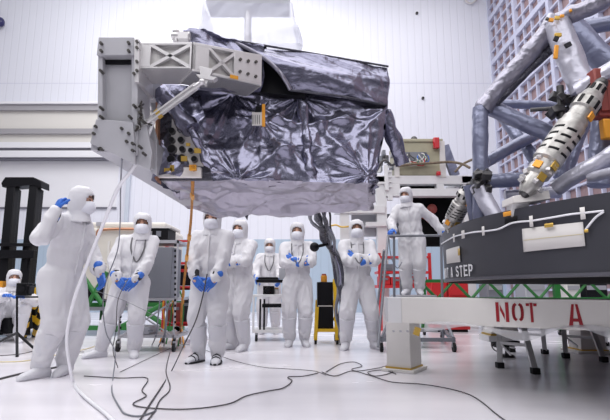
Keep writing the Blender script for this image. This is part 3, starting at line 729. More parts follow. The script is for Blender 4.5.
    # shoe covers
    for sgn, a_, k_, f_, to in ((1, al, kl, fl, toes[0]), (-1, ar, kr, fr_, toes[1])):
        a2 = Matrix.Rotation(R(to), 3, 'Z'); g0 = V(a_.x, a_.y-.02, Vector(f_).z)
        s = MB(); ring = [(.085, .038, .075), (.06, .050, .13), (.0, .054, .135), (-.06, .054, .10), (-.12, .055, .078), (-.17, .050, .065), (-.205, .034, .045), (-.218, .01, .02)]
        vs = []
        for (y0, w0, h0) in ring:
            for k in range(14):
                an = 2*PI*k/14; xx = w0*math.cos(an); zz = h0*.5+h0*.5*math.sin(an)
                if zz < h0*.22: zz = 0.0
                vs.append(g0+a2 @ V(xx, y0, zz))
        s.add(vs, [(i*14+k, i*14+(k+1) % 14, (i+1)*14+(k+1) % 14, (i+1)*14+k) for i in range(len(ring)-1) for k in range(14)]+[tuple(range(13, -1, -1)), tuple((len(ring)-1)*14+k for k in range(14))])
        up2 = (Vector(k_)-a_).normalized(); s.tube([a_-V(0, 0, .05), a_+up2*.03, a_+up2*.10, a_+up2*.22, a_+up2*.335, a_+up2*.345], [.055, .070, .084, .098, .111, .095], 18)
        sh = L('shoe_cover', s.mesh('shoe_cover'), M['suit2'], smooth=60)
        if straps:
            for y0, zt in ((-.06, .105), (-.115, .085)):
                L('shoe_strap', MB().tube([g0+a2 @ V(-.055, y0, .03), g0+a2 @ V(-.04, y0-.005, zt*.8), g0+a2 @ V(0, y0-.01, zt+.002), g0+a2 @ V(.04, y0-.005, zt*.8), g0+a2 @ V(.055, y0, .03)], .008, 6).mesh('shoe_strap'), M['cuff'], sh, smooth=180)
            L('shoe_sole', MB().tube([g0+a2 @ V(.045, .06, .012), g0+a2 @ V(.056, -.06, .012), g0+a2 @ V(.05, -.17, .012), g0+a2 @ V(.0, -.222, .012), g0+a2 @ V(-.05, -.17, .012), g0+a2 @ V(-.056, -.06, .012), g0+a2 @ V(-.045, .06, .012)], .011, 6).mesh('shoe_sole'), M['cuff'], sh, smooth=180)
    return P

def fl(px, py): return atz(px, py, 0)
CROSS = dict(wl=(-.055, -.205, 1.245), wr=(.065, -.225, 1.195), el=(.75, -.25, -.6), er=(-.75, -.25, -.6),
             hl=((-1, .25, .25), (0, -1, .3)), hr=((1, .15, .22), (0, -1, .2)), curl=(.35, .35))
# P1: near left, raised fist
p = fl(54, 376)
person(p, 72, 'person in white suit at far left raising a blue gloved fist beside the hood', 1.84, wr=(-.33, -.19, 1.51), er=(0, .55, -1), hr=((.25, -.1, 1), (-1, .5, 0), 1), lean=(0, .16), wl=(.16, -.30, .99), el=(.5, .6, -.4),
       hl=((.1, -.25, -1), (1, -.3, 0)), curl=(.5, 1.25), feet=((.12, -.02, 0), (-.12, .04, 0)), toes=(-70, -100), head=(4, 20, 0), cuff='rl', drape=1.12, seed=1)
# P2: hands joined low holding cable
p = fl(114, 357)
person(p, 6, 'person in white suit left of the grey rack, gloved hands together at hip height', 1.80, pel=(.16, 0, .93), wl=(.28, -.25, .965), wr=(.035, -.25, .97), el=(.9, .4, -.1), er=(-.9, .4, -.1),
       hl=((-.62, -.2, -.72), (.3, -1, .1)), hr=((.62, -.2, -.72), (-.3, -1, .1)), curl=(.3, .35), feet=((.24, -.02, 0), (-.17, -.02, 0)), toes=(15, -48), lean=(.12, .02), head=(6, 6, 0), lanyard=True, cuff='rl', seed=2, skin='skin_dark')
# P3: tall, face hidden by the hanging film
p = fl(208, 362)
person(p, -4, 'person in white suit standing beneath the wrapped instrument with folded blue gloves, hood top hidden', 1.80, wl=(.125, -.25, .96), wr=(-.12, -.25, .965), el=(.9, .5, -.1), er=(-.9, .5, -.1),
       hl=((-.62, -.15, -.72), (.3, -1, .1)), hr=((.6, -.22, -.74), (-.3, -1, .1)), curl=(.3, .35), feet=((.12, -.06, 0), (-.115, 0, 0)), toes=(8, -22), head=(10, 0, 0), cuff='rl', straps=True, seed=3)
# P4
p = fl(238, 350)
person(p, -28, 'person in white suit with arms folded, half behind the person under the instrument', 1.80, feet=((.11, -.02, 0), (-.12, 0, 0)), head=(2, 10, 0), cuff='r', seed=4, **CROSS)
# P5 behind cart
p = at(269, 320, 9.3); p.z = 0
person(p, 0, 'person in white suit standing behind the white instrument cart', 1.80, wl=(.20, -.36, 1.03), wr=(-.22, -.34, 1.04), el=(.8, .5, -.3), er=(-.8, .5, -.3), head=(10, -3, 0), lanyard=True, seed=5)
# P6
p = fl(297, 346)
person(p, 2, 'person in white suit with folded arms just right of the white cart', 1.83, feet=((.115, 0, 0), (-.11, .0, 0)), toes=(10, -10), head=(2, -4, 0), lanyard=True, seed=6, skin='skin', **CROSS)
# P7
p = fl(360, 349)
person(p, 0, 'person in white suit with folded arms and wide stance beside the hanging dark bundle', 1.83, pel=(-.02, 0, .93), feet=((.21, .02, 0), (-.20, -.02, 0)), toes=(22, -16), head=(-2, -2, 0), lanyard=True, seed=7, skin='skin_dark', **CROSS)
# P8 on the platform
PLZ = .74
p = at(414, 293, 8.0); p.z = PLZ
person(p, -18, 'person in white suit up on the rolling ladder platform, hand on its rail', 1.80, wr=(-.26, -.35, 1.05), er=(-.7, .5, -.2), hr=((-.25, -.7, -.25), (0, .2, 1), -1), wl=(.50, .06, 1.03), el=(.6, .5, -.2), hl=((.6, -.6, -.1), (.1, .1, 1), -1), curl=(.5, .9),
       feet=((.09, 0, 0), (-.11, 0, 0)), head=(12, -12, 0), lean=(-.08, .05), seed=8)
# P9 sitting on the floor behind the tripod
p = fl(8, 341)
person(p, 25, 'person in white suit crouching on the floor behind the black tripod', 1.80, pel=(0, .10, .30), knees=((.20, -.28, .52), (-.20, -.26, .50)), chest=(0, -.02, .66), feet=((.17, -.30, 0), (-.17, -.28, 0)),
       wl=(.20, -.40, .70), wr=(-.06, -.40, .72), el=(.8, .1, -.6), er=(-.8, .1, -.6), hl=((-.4, -.7, .2), (.2, 0, 1)), hr=((.3, -.7, .2), (0, 0, 1)), head=(4, 10, 0), seed=9)

# ------------------------------------------------------------------ SPACECRAFT SIDE
RC = V(4.2, 4.4, 0); RR = 2.80; RZ0 = .90; RZ1 = 1.41
SR = thing('spacecraft_ring', V(RC.x, RC.y, RZ0), 'big dark charcoal spacecraft ring lettered NOT A STEP at right', 'spacecraft ring')
MB().lathe([(RR-.03, RZ0+.02), (RR, RZ0+.03), (RR+.01, RZ1-.03), (RR+.01, RZ1), (RR-.30, RZ1+.005), (RR-.32, RZ1-.05)], RC*1, 160).build('ring_wall', M['ring'], SR, smooth=30)
MB().lathe([(RR-.02, RZ0), (RR+.012, RZ0+.005), (RR+.014, RZ0+.026), (RR-.02, RZ0+.034)], RC, 160).build('bottom_lip', M['ring_lip'], SR, smooth=30)
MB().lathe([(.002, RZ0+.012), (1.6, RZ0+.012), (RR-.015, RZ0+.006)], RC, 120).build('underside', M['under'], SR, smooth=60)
MB().lathe([(.002, RZ1-.07), (1.6, RZ1-.07), (RR-.31, RZ1-.05)], RC, 120).build('deck_sheet', M['film_blue'], SR, smooth=60)
def ring_hit(px):
    d = ray(px, 250); d.z = 0; d.normalize(); c = V(RC.x, RC.y, 0); t = c.dot(d); return (d*(t-math.sqrt(max(0, t*t-c.dot(c)+(RR+.01)**2))))
def ring_ang(px): p = ring_hit(px)-RC; return math.atan2(p.y, p.x) % (2*PI)
def on_ring(a, z, o=0): return V(RC.x+(RR+.012+o)*math.cos(a), RC.y+(RR+.012+o)*math.sin(a), z)
def ring_z(px, py): p = ring_hit(px); return CAMH+ (at(px, py, p.y).z-CAMH)
def patch(px0, px1, zf0, zf1, name, mat, o=.003, par=SR):
    a0, a1 = ring_ang(px0), ring_ang(px1); mb = MB()
    mb.grid(lambda u, v: on_ring(a0+(a1-a0)*u, zf0(u)*(1-v)+zf1(u)*v, o), 14, 2); return mb.build(name, mat, par, solid=.002, recalc=False)
def lin(z0, z1): return lambda u: z0+(z1-z0)*u
zA = ring_z(524, 252); zB = ring_z(524, 229); zC = ring_z(586, 246); zD = ring_z(586, 222)
pl = patch(524, 586, lin(zA, zC), lin(zB, zD), 'label_sheet', M['label'])
patch(525, 585.5, lin((zA+zB)/2-.002, (zC+zD)/2-.002), lin((zA+zB)/2+.001, (zC+zD)/2+.001), 'sheet_fold', M['cable_y'], .006, pl)
pl2 = patch(446.5, 460, lin(ring_z(446.5, 264), ring_z(460, 262)), lin(ring_z(446.5, 250), ring_z(460, 246)), 'label_sheet', M['label'])
# lettering on the ring, running from the far edge
a_s = ring_ang(473.5); a_e = ring_ang(447)
zb = ring_z(473, 275.5); zt = ring_z(473, 264)
lh = zt-zb; spots = []; arc = 0; adv = .098
word = 'NOT A STEP'; u = 0
for ch in word:
    if ch != ' ': spots.append((ch, u, .070, 0, lh))
    u += adv if ch != ' ' else .075
tot = u
letters(spots, lambda uu, vv, dd: on_ring(a_s-(tot-uu)/RR, zb+vv, .002+dd), 'letter', M['letter_w'], SR)
# cable with clips along the ring
cp = [(443, 244), (450, 240), (457, 236.5), (467, 234), (478, 232), (490, 231), (502, 229), (513, 224), (522, 222), (535, 221), (548, 219), (560, 217), (575, 214.5), (590, 213), (609, 211)]
pts = [on_ring(ring_ang(px), ring_z(px, py), .012) for px, py in cp]
MB().tube(smooth_path(pts, 4), .007, 6).build('cable', M['hose'], SR, smooth=180)
pts = [on_ring(ring_ang(px), ring_z(px, py), .012) for px, py in [(588, 231), (594, 224), (601, 217), (609, 212)]]
MB().tube(smooth_path(pts, 4), .007, 6).build('cable', M['hose'], SR, smooth=180)
for px, py, w, h in ((456.5, 238, 1.5, 8), (466, 234.5, 3, 8), (486.5, 231, 2.5, 9), (535.5, 221.5, 3.5, 11), (588, 213.5, 5, 12)):
    z0, z1 = ring_z(px, py+h/2), ring_z(px, py-h/2); patch(px-w/2, px+w/2, lin(z0, z0), lin(z1, z1), 'cable_clip', M['label'], .018)
for px, py, w, h, mt in ((553, 225.5, 9, 4, 'gold'), (512, 214, 8, 4.5, 'orange'), (590, 231, 4, 3, 'gold'), (461, 252, 2, 7, 'gold')):
    z0, z1 = ring_z(px, py+h/2), ring_z(px, py-h/2); patch(px-w/2, px+w/2, lin(z0, z0), lin(z1, z1), 'gold_tape', M[mt], .02)
z0, z1 = ring_z(513, 224), ring_z(513, 217); patch(507, 520, lin(z0, z0), lin(z1, z1), 'dark_cover', M['black'], .005)
# ring stands on jacks out of the beam's way
for a in (15, 80, 150, 228, 300):
    c = V(RC.x+(RR-.35)*math.cos(R(a)), RC.y+(RR-.35)*math.sin(R(a)), 0)
    if at(305, 290, 3).x < 100 and c.x/c.y > .62 and c.y > 0 or c.y < 1.5:
        MB().lathe([(.001, 0), (.16, 0), (.16, .03), (.05, .05), (.05, RZ0-.04), (.12, RZ0-.03), (.12, RZ0), (.001, RZ0)], c, 20).build('jack', M['white_steel'], SR)
# truss of wrapped struts
TF = thing('strut_truss', V(2.2, 4.3, RZ1), 'truss of film-wrapped blue grey struts standing on the charcoal ring', 'truss')
def strut(p0, Y0, p1, Y1, wpx, mat, name='strut', amp=.0026, seed=0):
    a, b_ = at(*p0, Y0), at(*p1, Y1); r = wpx*.5*(Y0+Y1)/2/F
    return film_tube(a, b_, r, r, name, M[mat], TF, amp, 20, seed)
strut((481, 226), 4.15, (480, 108), 4.2, 15.5, 'film_blue', seed=1)
strut((484, 107), 4.2, (553, 26), 3.85, 19, 'film_silver', seed=2, amp=.005)
strut((495, 104), 4.15, (552, 48), 3.9, 8, 'film_dark', name='strut', seed=12)
strut((486, 106), 4.25, (566, 141), 4.0, 17, 'film_blue', seed=3)
strut((486, 162), 4.3, (548, 127), 4.5, 12, 'film_blue', seed=4)
strut((500, 114), 4.8, (541, 166), 4.4, 12, 'film_blue', seed=5)
strut((488, 103), 5.1, (556, 106), 5.0, 9, 'film_blue', seed=6)
strut((500, 118), 5.3, (530, 150), 5.3, 7, 'film_white', seed=7)
strut((557, 24), 3.8, (584, 92), 3.7, 26, 'film_white', seed=8, amp=.004)
strut((552, 24), 3.9, (640, -16), 3.3, 19, 'film_silver', seed=9, amp=.005)
strut((572, 30), 4.3, (640, 18), 4.2, 17, 'film_blue', seed=10)
strut((572, 28), 4.2, (622, 78), 4.0, 26, 'film_blue', seed=11)
strut((578, 92), 3.65, (622, 64), 3.4, 20, 'film_white', seed=13)
strut((604, 108), 3.62, (600, 186), 3.62, 24, 'film_blue', seed=14)
strut((556, 188), 3.5, (628, 146), 3.1, 17, 'film_white', seed=15, amp=.004)
strut((487, 182), 4.2, (540, 178), 4.2, 15, 'film_blue', seed=16)
strut((575, 100), 4.4, (560, 178), 4.4, 13, 'film_blue', seed=17)
strut((590, 110), 4.6, (560, 190), 4.6, 11, 'film_blue', seed=18)
strut((500, 226), 3.95, (478, 186), 4.1, 17, 'film_white', seed=19)
strut((505, 196), 4.3, (560, 192), 4.2, 12, 'film_white', seed=20)
strut((468, 186), 4.3, (474, 224), 4.3, 9, 'film_blue', seed=21)
strut((590, 178), 3.3, (628, 168), 3.0, 10, 'film_white', seed=22)
# nodes and joints
mb = MB(); mb.ball(at(483, 106, 4.2), .075, 18, 12); n1 = mb.build('node', M['film_silver'], TF, smooth=60)
mb = MB(); c = at(553, 24, 3.83); mb.box(c, (.16, .12, .12), Euler((0, R(25), 0)).to_matrix()); n2 = mb.build('node', M['film_white'], TF, bevel=.02)
for px, py, w, h, k in ((551, 20, 5, 4, 'orange'), (557, 18, 5, 4, 'gold'), (562, 16, 4, 3, 'orange'), (547, 19, 3, 3, 'bolt'), (556, 39, 5, 5, 'cuff'), (558, 35, 7, 4, 'gold'), (556, 52, 4, 15, 'orange'), (568, 45, 7, 5, 'cuff'), (583, 82, 8, 4, 'gold'), (573, 11, 8, 3, 'orange'), (541, 128, 0, 0, None)):
    if k:
        mb = MB(); mb.box(at(px, py, 3.62 if py > 30 else 3.68), (w*3.7/F, .02, h*3.7/F), Euler((0, R(random.uniform(-30, 30)), 0)).to_matrix()); mb.build('tape_patch' if k in ('orange', 'gold') else 'fitting', M[k], TF, bevel=.003)
mb = MB()
for k in range(14):
    c = at(476+random.uniform(0, 12), 172+random.uniform(0, 20), 4.02+random.uniform(-.05, .1)); mb.box(c, (random.uniform(.03, .09), .06, random.uniform(.03, .08)), Euler((random.uniform(-1, 1), random.uniform(-1, 1), 0)).to_matrix())
mb.build('joint_fitting', M['steel_dk'], TF, bevel=.004)
mb = MB()
for k in range(16):
    c = at(552+random.uniform(0, 26), 94+random.uniform(0, 16)+(k % 3)*2, 3.8+random.uniform(-.06, .12)); mb.box(c, (random.uniform(.04, .12), .08, random.uniform(.03, .06)), Euler((random.uniform(-1, 1), random.uniform(-1, 1), 0)).to_matrix())
mb.cyl(at(530, 110, 3.95), at(560, 108, 3.85), .018); mb.cyl(at(560, 86, 3.8), at(562, 120, 3.8), .03)
mb.build('joint_fitting', M['steel_dk'], TF, bevel=.004)
mb = MB(); mb.box2(at(605, 138, 3.4), at(626, 121, 3.46)); mb.build('orange_box', M['orange'], TF, bevel=.01)
mb = MB(); mb.box2(at(599, 116, 3.45), at(630, 74, 3.56)); rb = mb.build('red_box', M['red_dk'], TF, bevel=.012)
for px in (602, 609, 617): MB().box2(at(px, 110, 3.43), at(px+2, 84, 3.46)).build('box_rib', M['red_dk'], rb)
film_tube(at(596, 82, 3.5), at(626, 66, 3.4), .03, .03, 'box_top_film', M['film_white'], TF, .006)
# hexapod actuators
def actuator(p0, p1, r, label, nslots=7, dark=False):
    p0 = Vector(p0); p1 = Vector(p1); d = (p1-p0).normalized(); Lg = (p1-p0).length
    T = thing('actuator', p0, label, 'actuator')
    seg = [(0, .40), (.04, .62), (.10, .74), (.15, .68), (.17, .86), (.22, .90), (.235, .82), (.27, .82), (.285, 1.05), (.60, 1.05), (.62, .92), (.66, .92), (.67, .80), (.74, .80), (.75, .98), (.83, .98), (.84, .9), (1.0, .42)]
    MB().tube([p0+d*Lg*t for t, _ in seg], [r*k for _, k in seg], 28).build('housing', M['actuator'], T, smooth=35)
    view = (V(0, 0, CAMH)-p0.lerp(p1, .5)).normalized(); s = d.cross(view).normalized(); f = s.cross(d)
    if f.dot(view) < 0: f = -f
    for row, t in enumerate((.35, .41, .47, .53)):
        for c0 in (-62+row*6, -8+row*6, 46+row*6):
            mb = MB(); mb.grid(lambda u, v: p0+d*Lg*(t+.018*(v-.5)+.012*(u-.5))+(f*math.cos(R(c0+40*(u-.5)))+s*math.sin(R(c0+40*(u-.5))))*r*1.062, 8, 1)
            mb.build('slot', M['black'], T, solid=.003, recalc=False)
    for t, k in ((.79, 4), (.92, 3)):
        for j in range(-k//2, k//2+1):
            an = R(j*38); n_ = f*math.cos(an)+s*math.sin(an); rr = r*(.98 if t < .85 else .68); c = p0+d*Lg*t+n_*rr
            mb = MB(); mb.beam(c-d*Lg*.034, c+d*Lg*.034, r*.24, .008, up=n_); mb.build('slot', M['black'], T)
    for t, an, k in ((.13, 20, 'gold'), (.20, -25, 'orange'), (.70, 50, 'orange'), (.25, 40, 'gold')):
        n_ = f*math.cos(R(an))+s*math.sin(R(an)); c = p0+d*Lg*t+n_*r*.98; mb = MB(); mb.beam(c-d*r*.28, c+d*r*.28, r*.55, .012, up=n_); mb.build('tape_patch', M[k], T)
    for k in range(12):
        mb = MB(); t = random.uniform(.03, .27); an = R(random.uniform(-80, 80)); n_ = f*math.cos(an)+s*math.sin(an); mb.box(p0+d*Lg*t+n_*r*.85, (r*.35, r*.3, r*.3), rot_seed(k)); mb.build('connector', M['grey_lt'], T, bevel=.002)
    MB().ball(p0+d*r*.1, r*.42).build('ball_joint', M['steel_dk'], T); MB().ball(p1, r*.5).build('ball_joint', M['steel_dk'], T)
    return T
AC = actuator(at(524, 194, 3.42), at(601, 84, 3.42), .100, 'large white cylindrical actuator with dark slots leaning over the ring edge')
mb = MB(); mb.prism([at(513, 203, 3.40), at(513, 196, 3.40), at(530, 193, 3.42), at(549, 190, 3.42), at(551, 199, 3.40), at(530, 202, 3.4)], (0, .2, 0)); mb.build('foot_plate', M['label'], AC, bevel=.006)
mb = MB(); mb.beam(at(518, 200, 3.5), at(517, 222, 3.55), .12, .12); mb.build('foot_block', M['white_steel'], AC)
actuator(at(448, 230, 4.66), at(470, 186, 4.36), .082, 'shorter silver actuator at the left end of the ring near the ladder')

# white support beam in front
ax0 = atz(401, 333, .51)
BY0, BY1 = 4.38, 3.50
def bm(px, py): # a point on the beam's front face (plane through both ends)
    pA = at(401, 300, BY0); pB = at(610, 300, BY1); n_ = V(pB.y-pA.y, -(pB.x-pA.x), 0); d = ray(px, py); o_ = V(0, 0, CAMH)
    return o_+d*((pA-o_).dot(n_)/d.dot(n_))
b0t = bm(401, 297.5); b0b = bm(401, 323); b1t = bm(632, 300.5); b1b = bm(632, 333.5)
zt_, zb_ = b0t.z, b0b.z
fdir = (V(b1t.x, b1t.y, 0)-V(b0t.x, b0t.y, 0)).normalized(); fn = V(fdir.y, -fdir.x, 0)
if fn.y > 0: fn = -fn
SB = thing('support_beam', V(b0t.x+.1, b0t.y+.15, 0), 'long white support beam on pedestals stencilled NOT A in red', 'support beam')
dp = -fn*.30
q = [V(b0t.x, b0t.y, zb_), V(b1t.x, b1t.y, zb_), V(b1t.x, b1t.y, zt_), V(b0t.x, b0t.y, zt_)]
mb = MB(); mb.hexa([q[0], q[1], q[1]+dp, q[0]+dp, q[3], q[2], q[2]+dp, q[3]+dp]); mb.build('beam_box', M['white_gloss'], SB, bevel=.006)
ec = [q[0], q[0]+V(-.115, .05, 0), q[0]+V(-.10, .33, 0), q[0]+dp]; mb = MB(); mb.hexa(ec+[v+V(0, 0, zt_-zb_) for v in ec]); mb.build('end_block', M['white_steel'], SB, bevel=.004)
def ped(c, w, h, name='pedestal'):
    mb = MB(); mb.hexa([c+fdir*(-w/2)+fn*w*.6, c+fdir*w/2+fn*w*.6, c+fdir*w/2-fn*w*.6, c-fdir*w/2-fn*w*.6]+[x+V(0, 0, h) for x in (c-fdir*w*.49+fn*w*.58, c+fdir*w*.49+fn*w*.58, c+fdir*w*.49-fn*w*.58, c-fdir*w*.49-fn*w*.58)])
    for i in range(4): mb.v[i] = (mb.v[i][0], mb.v[i][1], .035)
    o = mb.build(name, M['white_gloss'], SB, bevel=.005)
    mb = MB(); mb.box(c+V(0, 0, .040), (w*1.05, w*1.3, .018), Matrix.Rotation(math.atan2(fdir.y, fdir.x), 3, 'Z')); mb.build('gold_shim', M['gold'], o)
    mb = MB(); mb.box(c+V(0, 0, .016), (w*1.35, w*1.5, .032), Matrix.Rotation(math.atan2(fdir.y, fdir.x), 3, 'Z')); mb.build('foot_plate', M['white_gloss'], o, bevel=.006)
    return o
pc = atz(407, 372, 0)+V(0, .12, 0)
po = ped(V(pc.x, pc.y, 0), .262, zb_)
for k in range(4):
    c = bm(393+k*7, 331)+V(0, -.04, 0); MB().cyl(c+V(0, .03, 0), c-V(0, .0, 0), .010, n=8).build('bolt', M['grey'], po)
MB().box(bm(416, 331)+V(0, -.03, 0), (.05, .04, .07), Euler((0, R(20), 0)).to_matrix()).build('yellow_tag', M['gold'], po)
c2 = q[0].lerp(q[1], 1.0); ped(V(c2.x+1.0*fdir.x, c2.y+1.0*fdir.y, 0)+dp*.5, .33, zb_)
mb = MB(); mb.hexa([q[1], q[1]+fdir*1.3, q[1]+fdir*1.3+dp, q[1]+dp, q[2], q[2]+fdir*1.3, q[2]+fdir*1.3+dp, q[2]+dp]); mb.build('beam_box', M['white_gloss'], SB)
def bmap(pxa, pxb, pya, pyb):
    a = bm(pxa, pya); b_ = bm(pxb, pya); z0 = a.z; z1 = bm((pxa+pxb)/2, pyb).z
    return lambda u, v, d: V(a.x+(b_.x-a.x)*u, a.y+(b_.y-a.y)*u, z0+(z1-z0)*v)+fn*(.002+d)
for ch, xa, xb, ya, yb in (('N', 496.5, 509.5, 321, 303), ('O', 512.5, 524.5, 321, 303), ('T', 527, 538, 321.5, 303.5), ('A', 569, 584, 326.5, 304)):
    letters([(ch, 0, 1, 0, 1)], bmap(xa, xb, ya, yb), 'letter', M['letter_r'], SB, True)
# plastic drape below the beam edge
def drape(u, v):
    px = 425+u*200; p = bm(px, 322+5*u); z = p.z+.03*math.sin(u*9+.6)-.02 - v*(.045+.03*math.sin(u*14+1))
    return V(p.x, p.y, z)+fn*(.012+.02*v+.01*math.sin(u*30))
MB().grid(drape, 60, 5).build('plastic_film', M['plastic'], SB, smooth=180)

# ladders (aluminium step stools) behind the beam
def step_stool(pts, label):
    """pts: four foot pixels (front-left, front-right, back-left, back-right) and top height"""
    f4 = [atz(px, py, 0) for px, py in pts[0]]; top = pts[1]; cx = sum(f4, V(0, 0, 0))/4
    T = thing('step_stool', V(cx.x, cx.y, 0), label, 'step stool', 'aluminium step stools under the ring')
    tp = []
    for p in f4:
        t_ = V(cx.x+(p.x-cx.x)*.72, cx.y+(p.y-cx.y)*.5, top); tp.append(t_)
        o = MB().beam(p+V(0, 0, .03), t_, .055, .04).build('leg', M['alu'], T, bevel=.003)
        MB().box(p+V(0, 0, .03), (.075, .075, .06)).build('rubber_foot', M['wheel'], o, bevel=.005)
    for a, b_, f in ((0, 1, .42), (2, 3, .42), (0, 1, .85), (2, 3, .85), (0, 2, .7), (1, 3, .7)):
        MB().beam(f4[a].lerp(tp[a], f), f4[b_].lerp(tp[b_], f), .04, .03).build('cross_bar', M['alu'], T)
    MB().beam(f4[0].lerp(tp[0], .42), f4[0].lerp(f4[1], .35)+V(0, 0, top*.25), .012, .02).build('brace', M['alu'], T)
    mb = MB(); mb.hexa([tp[0]-V(.02, .02, .03), tp[1]+V(.02, -.02, -.03), tp[3]+V(.02, .02, -.03), tp[2]+V(-.02, .02, -.03), tp[0]-V(.02, .02, 0), tp[1]+V(.02, -.02, 0), tp[3]+V(.02, .02, 0), tp[2]+V(-.02, .02, 0)]); mb.build('tread', M['alu'], T, bevel=.004)
step_stool(([(500, 368), (535.5, 374), (512, 352), (545, 354)], .60), 'aluminium step stool with black feet under the letters NOT on the beam')
step_stool(([(566, 358), (604, 362), (572, 344), (606, 346)], .60), 'aluminium step stool with black feet under the letter A on the beam')
# equipment foot with gold shim hanging behind left stool, and white pedestal at right
g = atz(508, 357, 0); T = thing('leveling_foot', V(g.x, g.y, 0), 'boxy white levelling foot with gold shim behind the step stool under NOT', 'levelling foot')
Yg = g.y
MB().prism([at(491, 334, Yg-.15), at(519, 334, Yg-.15), at(517, 322, Yg-.15), at(496, 322, Yg-.15)], (0, .3, 0)).build('body', M['white_gloss'], T, bevel=.006)
MB().prism([at(491, 336, Yg-.16), at(520, 336, Yg-.16), at(520, 334, Yg-.16), at(491, 334, Yg-.16)], (0, .32, 0)).build('gold_shim', M['gold'], T)
MB().prism([at(489, 342, Yg-.17), at(528, 340, Yg-.17), at(528, 336, Yg-.17), at(489, 336, Yg-.17)], (0, .34, 0)).build('base_plate', M['white_steel'], T, bevel=.004)
MB().prism([at(497, 348, Yg-.1), at(520, 346, Yg-.1), at(520, 341, Yg-.1), at(497, 341, Yg-.1)], (0, .2, 0)).build('bracket', M['black_metal'], T, bevel=.004)
mb = MB(); mb.cyl(at(507, 346, Yg), at(507, 354, Yg), .025); mb.lathe([(.001, 0), (.09, 0), (.07, .03), (.001, .05)], V(g.x, g.y, 0), 20); mb.build('screw_foot', M['steel_dk'], T)
mb = MB(); mb.tube(smooth_path([at(497, 342, Yg-.1), at(492, 346, Yg-.1), at(496, 351, Yg-.1), at(502, 350, Yg-.1)]), .008, 6); mb.build('hose_loop', M['cable'], T, smooth=180)
mb = MB(); g = atz(588, 352, 0); T = thing('pedestal', V(g.x, g.y, 0), 'short white pedestal with gold shim behind the right step stool', 'pedestal')
MB().hexa([V(g.x-.17, g.y-.15, .05), V(g.x+.17, g.y-.15, .05), V(g.x+.17, g.y+.15, .05), V(g.x-.17, g.y+.15, .05), V(g.x-.14, g.y-.13, .48), V(g.x+.14, g.y-.13, .48), V(g.x+.14, g.y+.13, .48), V(g.x-.14, g.y+.13, .48)]).build('column', M['white_gloss'], T, bevel=.005)
MB().box((g.x, g.y, .042), (.36, .34, .016)).build('gold_shim', M['gold'], T); MB().box((g.x, g.y, .017), (.50, .46, .034)).build('foot_plate', M['white_gloss'], T, bevel=.006)

# ------------------------------------------------------------------ BACKGROUND EQUIPMENT
def bxp(mb, px0, py0, px1, py1, Y, d):      # box: front face spans the pixels at depth Y, d deep
    a = at(px0, py1, Y); b_ = at(px1, py0, Y); mb.box2((a.x, Y, a.z), (b_.x, Y+d, b_.z)); return mb
def caster(c, par, r=.05):
    o = MB().cyl(c+V(-.018, 0, r), c+V(.018, 0, r), r, n=16).build('caster', M['wheel'], par, smooth=40)
    mb = MB(); mb.beam(c+V(0, .01, r), c+V(0, .02, r*2.5), .045, .03, up=(0, 1, 0)); mb.build('caster_fork', M['rack_lt'], o)
    return o
# forklift
T = thing('forklift', atz(20, 333, 0), 'black forklift mast with twin rails at the left edge', 'forklift')
Y = 8.3
for (xa, xb) in ((13.5, -1), (36, 20)):
    MB().beam(at(xa, 182, Y+.35), at(xb, 335, Y-.02), .16, .14, up=(0, 1, 0)).build('mast_rail', M['black_metal'], T, bevel=.01)
    MB().beam(at(xa+5, 190, Y+.45), at(xb+7, 335, Y+.1), .05, .10, up=(0, 1, 0)).build('inner_rail', M['black_metal'], T)
MB().prism([at(1, 183, Y+.25), at(5, 177, Y+.25), at(33, 177, Y+.25), at(41, 181, Y+.25), at(41, 188, Y+.25), at(33, 185, Y+.25), at(2, 187, Y+.25)], (0, .3, 0)).build('mast_head', M['black_metal'], T, bevel=.01)
for py, h in ((243, 3), (250, 8)): bxp(MB(), -2, py, 34, py+h, Y, .12).build('cross_member', M['black_metal'], T, bevel=.005)
bxp(MB(), 24, 231, 27.5, 300, Y+.05, .08).build('lift_cylinder', M['black_metal'], T)
bxp(MB(), -22, 296, 28, 330, Y+.3, 1.2).build('chassis', M['black_metal'], T, bevel=.03)
for px in (-14, 18):
    c = at(px, 300, Y+.5); MB().cyl(V(c.x-.1, c.y, .22), V(c.x+.1, c.y, .22), .22, n=24).build('wheel', M['wheel'], T, smooth=40)
bxp(MB(), -6, 281, 3, 290, Y-.1, .1).build('warning_light', M['orange'], T)
bxp(MB(), -1, 318, 9, 334, Y-.5, .5).build('fork', M['black_metal'], T)
# striped bars
def striped(p0, p1, w, label):
    p0 = Vector(p0); p1 = Vector(p1); T = thing('hazard_bar', p0, label, 'hazard bar', 'yellow and black hazard bars')
    MB().beam(p0, p1, w, .05, up=(0, 1, 0)).build('bar', M['black_metal'], T)
    for k in range(4):
        a = p0.lerp(p1, .06+k*.25); b_ = p0.lerp(p1, .06+k*.25+.13); mb = MB(); mb.beam(a, b_, w*1.04, .054, up=(0, 1, 0)); mb.build('yellow_stripe', M['yellow'], T)
striped(atz(34, 337, 0), at(46, 291, 7.9), .07, 'yellow and black hazard bar leaning just right of the tripod, the right one')
striped(atz(24, 338, 0), at(30, 300, 8.0), .07, 'yellow and black hazard bar behind the tripod, the left one')
striped(atz(36, 337, 0), at(33, 284, 7.95), .06, 'yellow and black hazard bar standing upright between the two leaning ones')
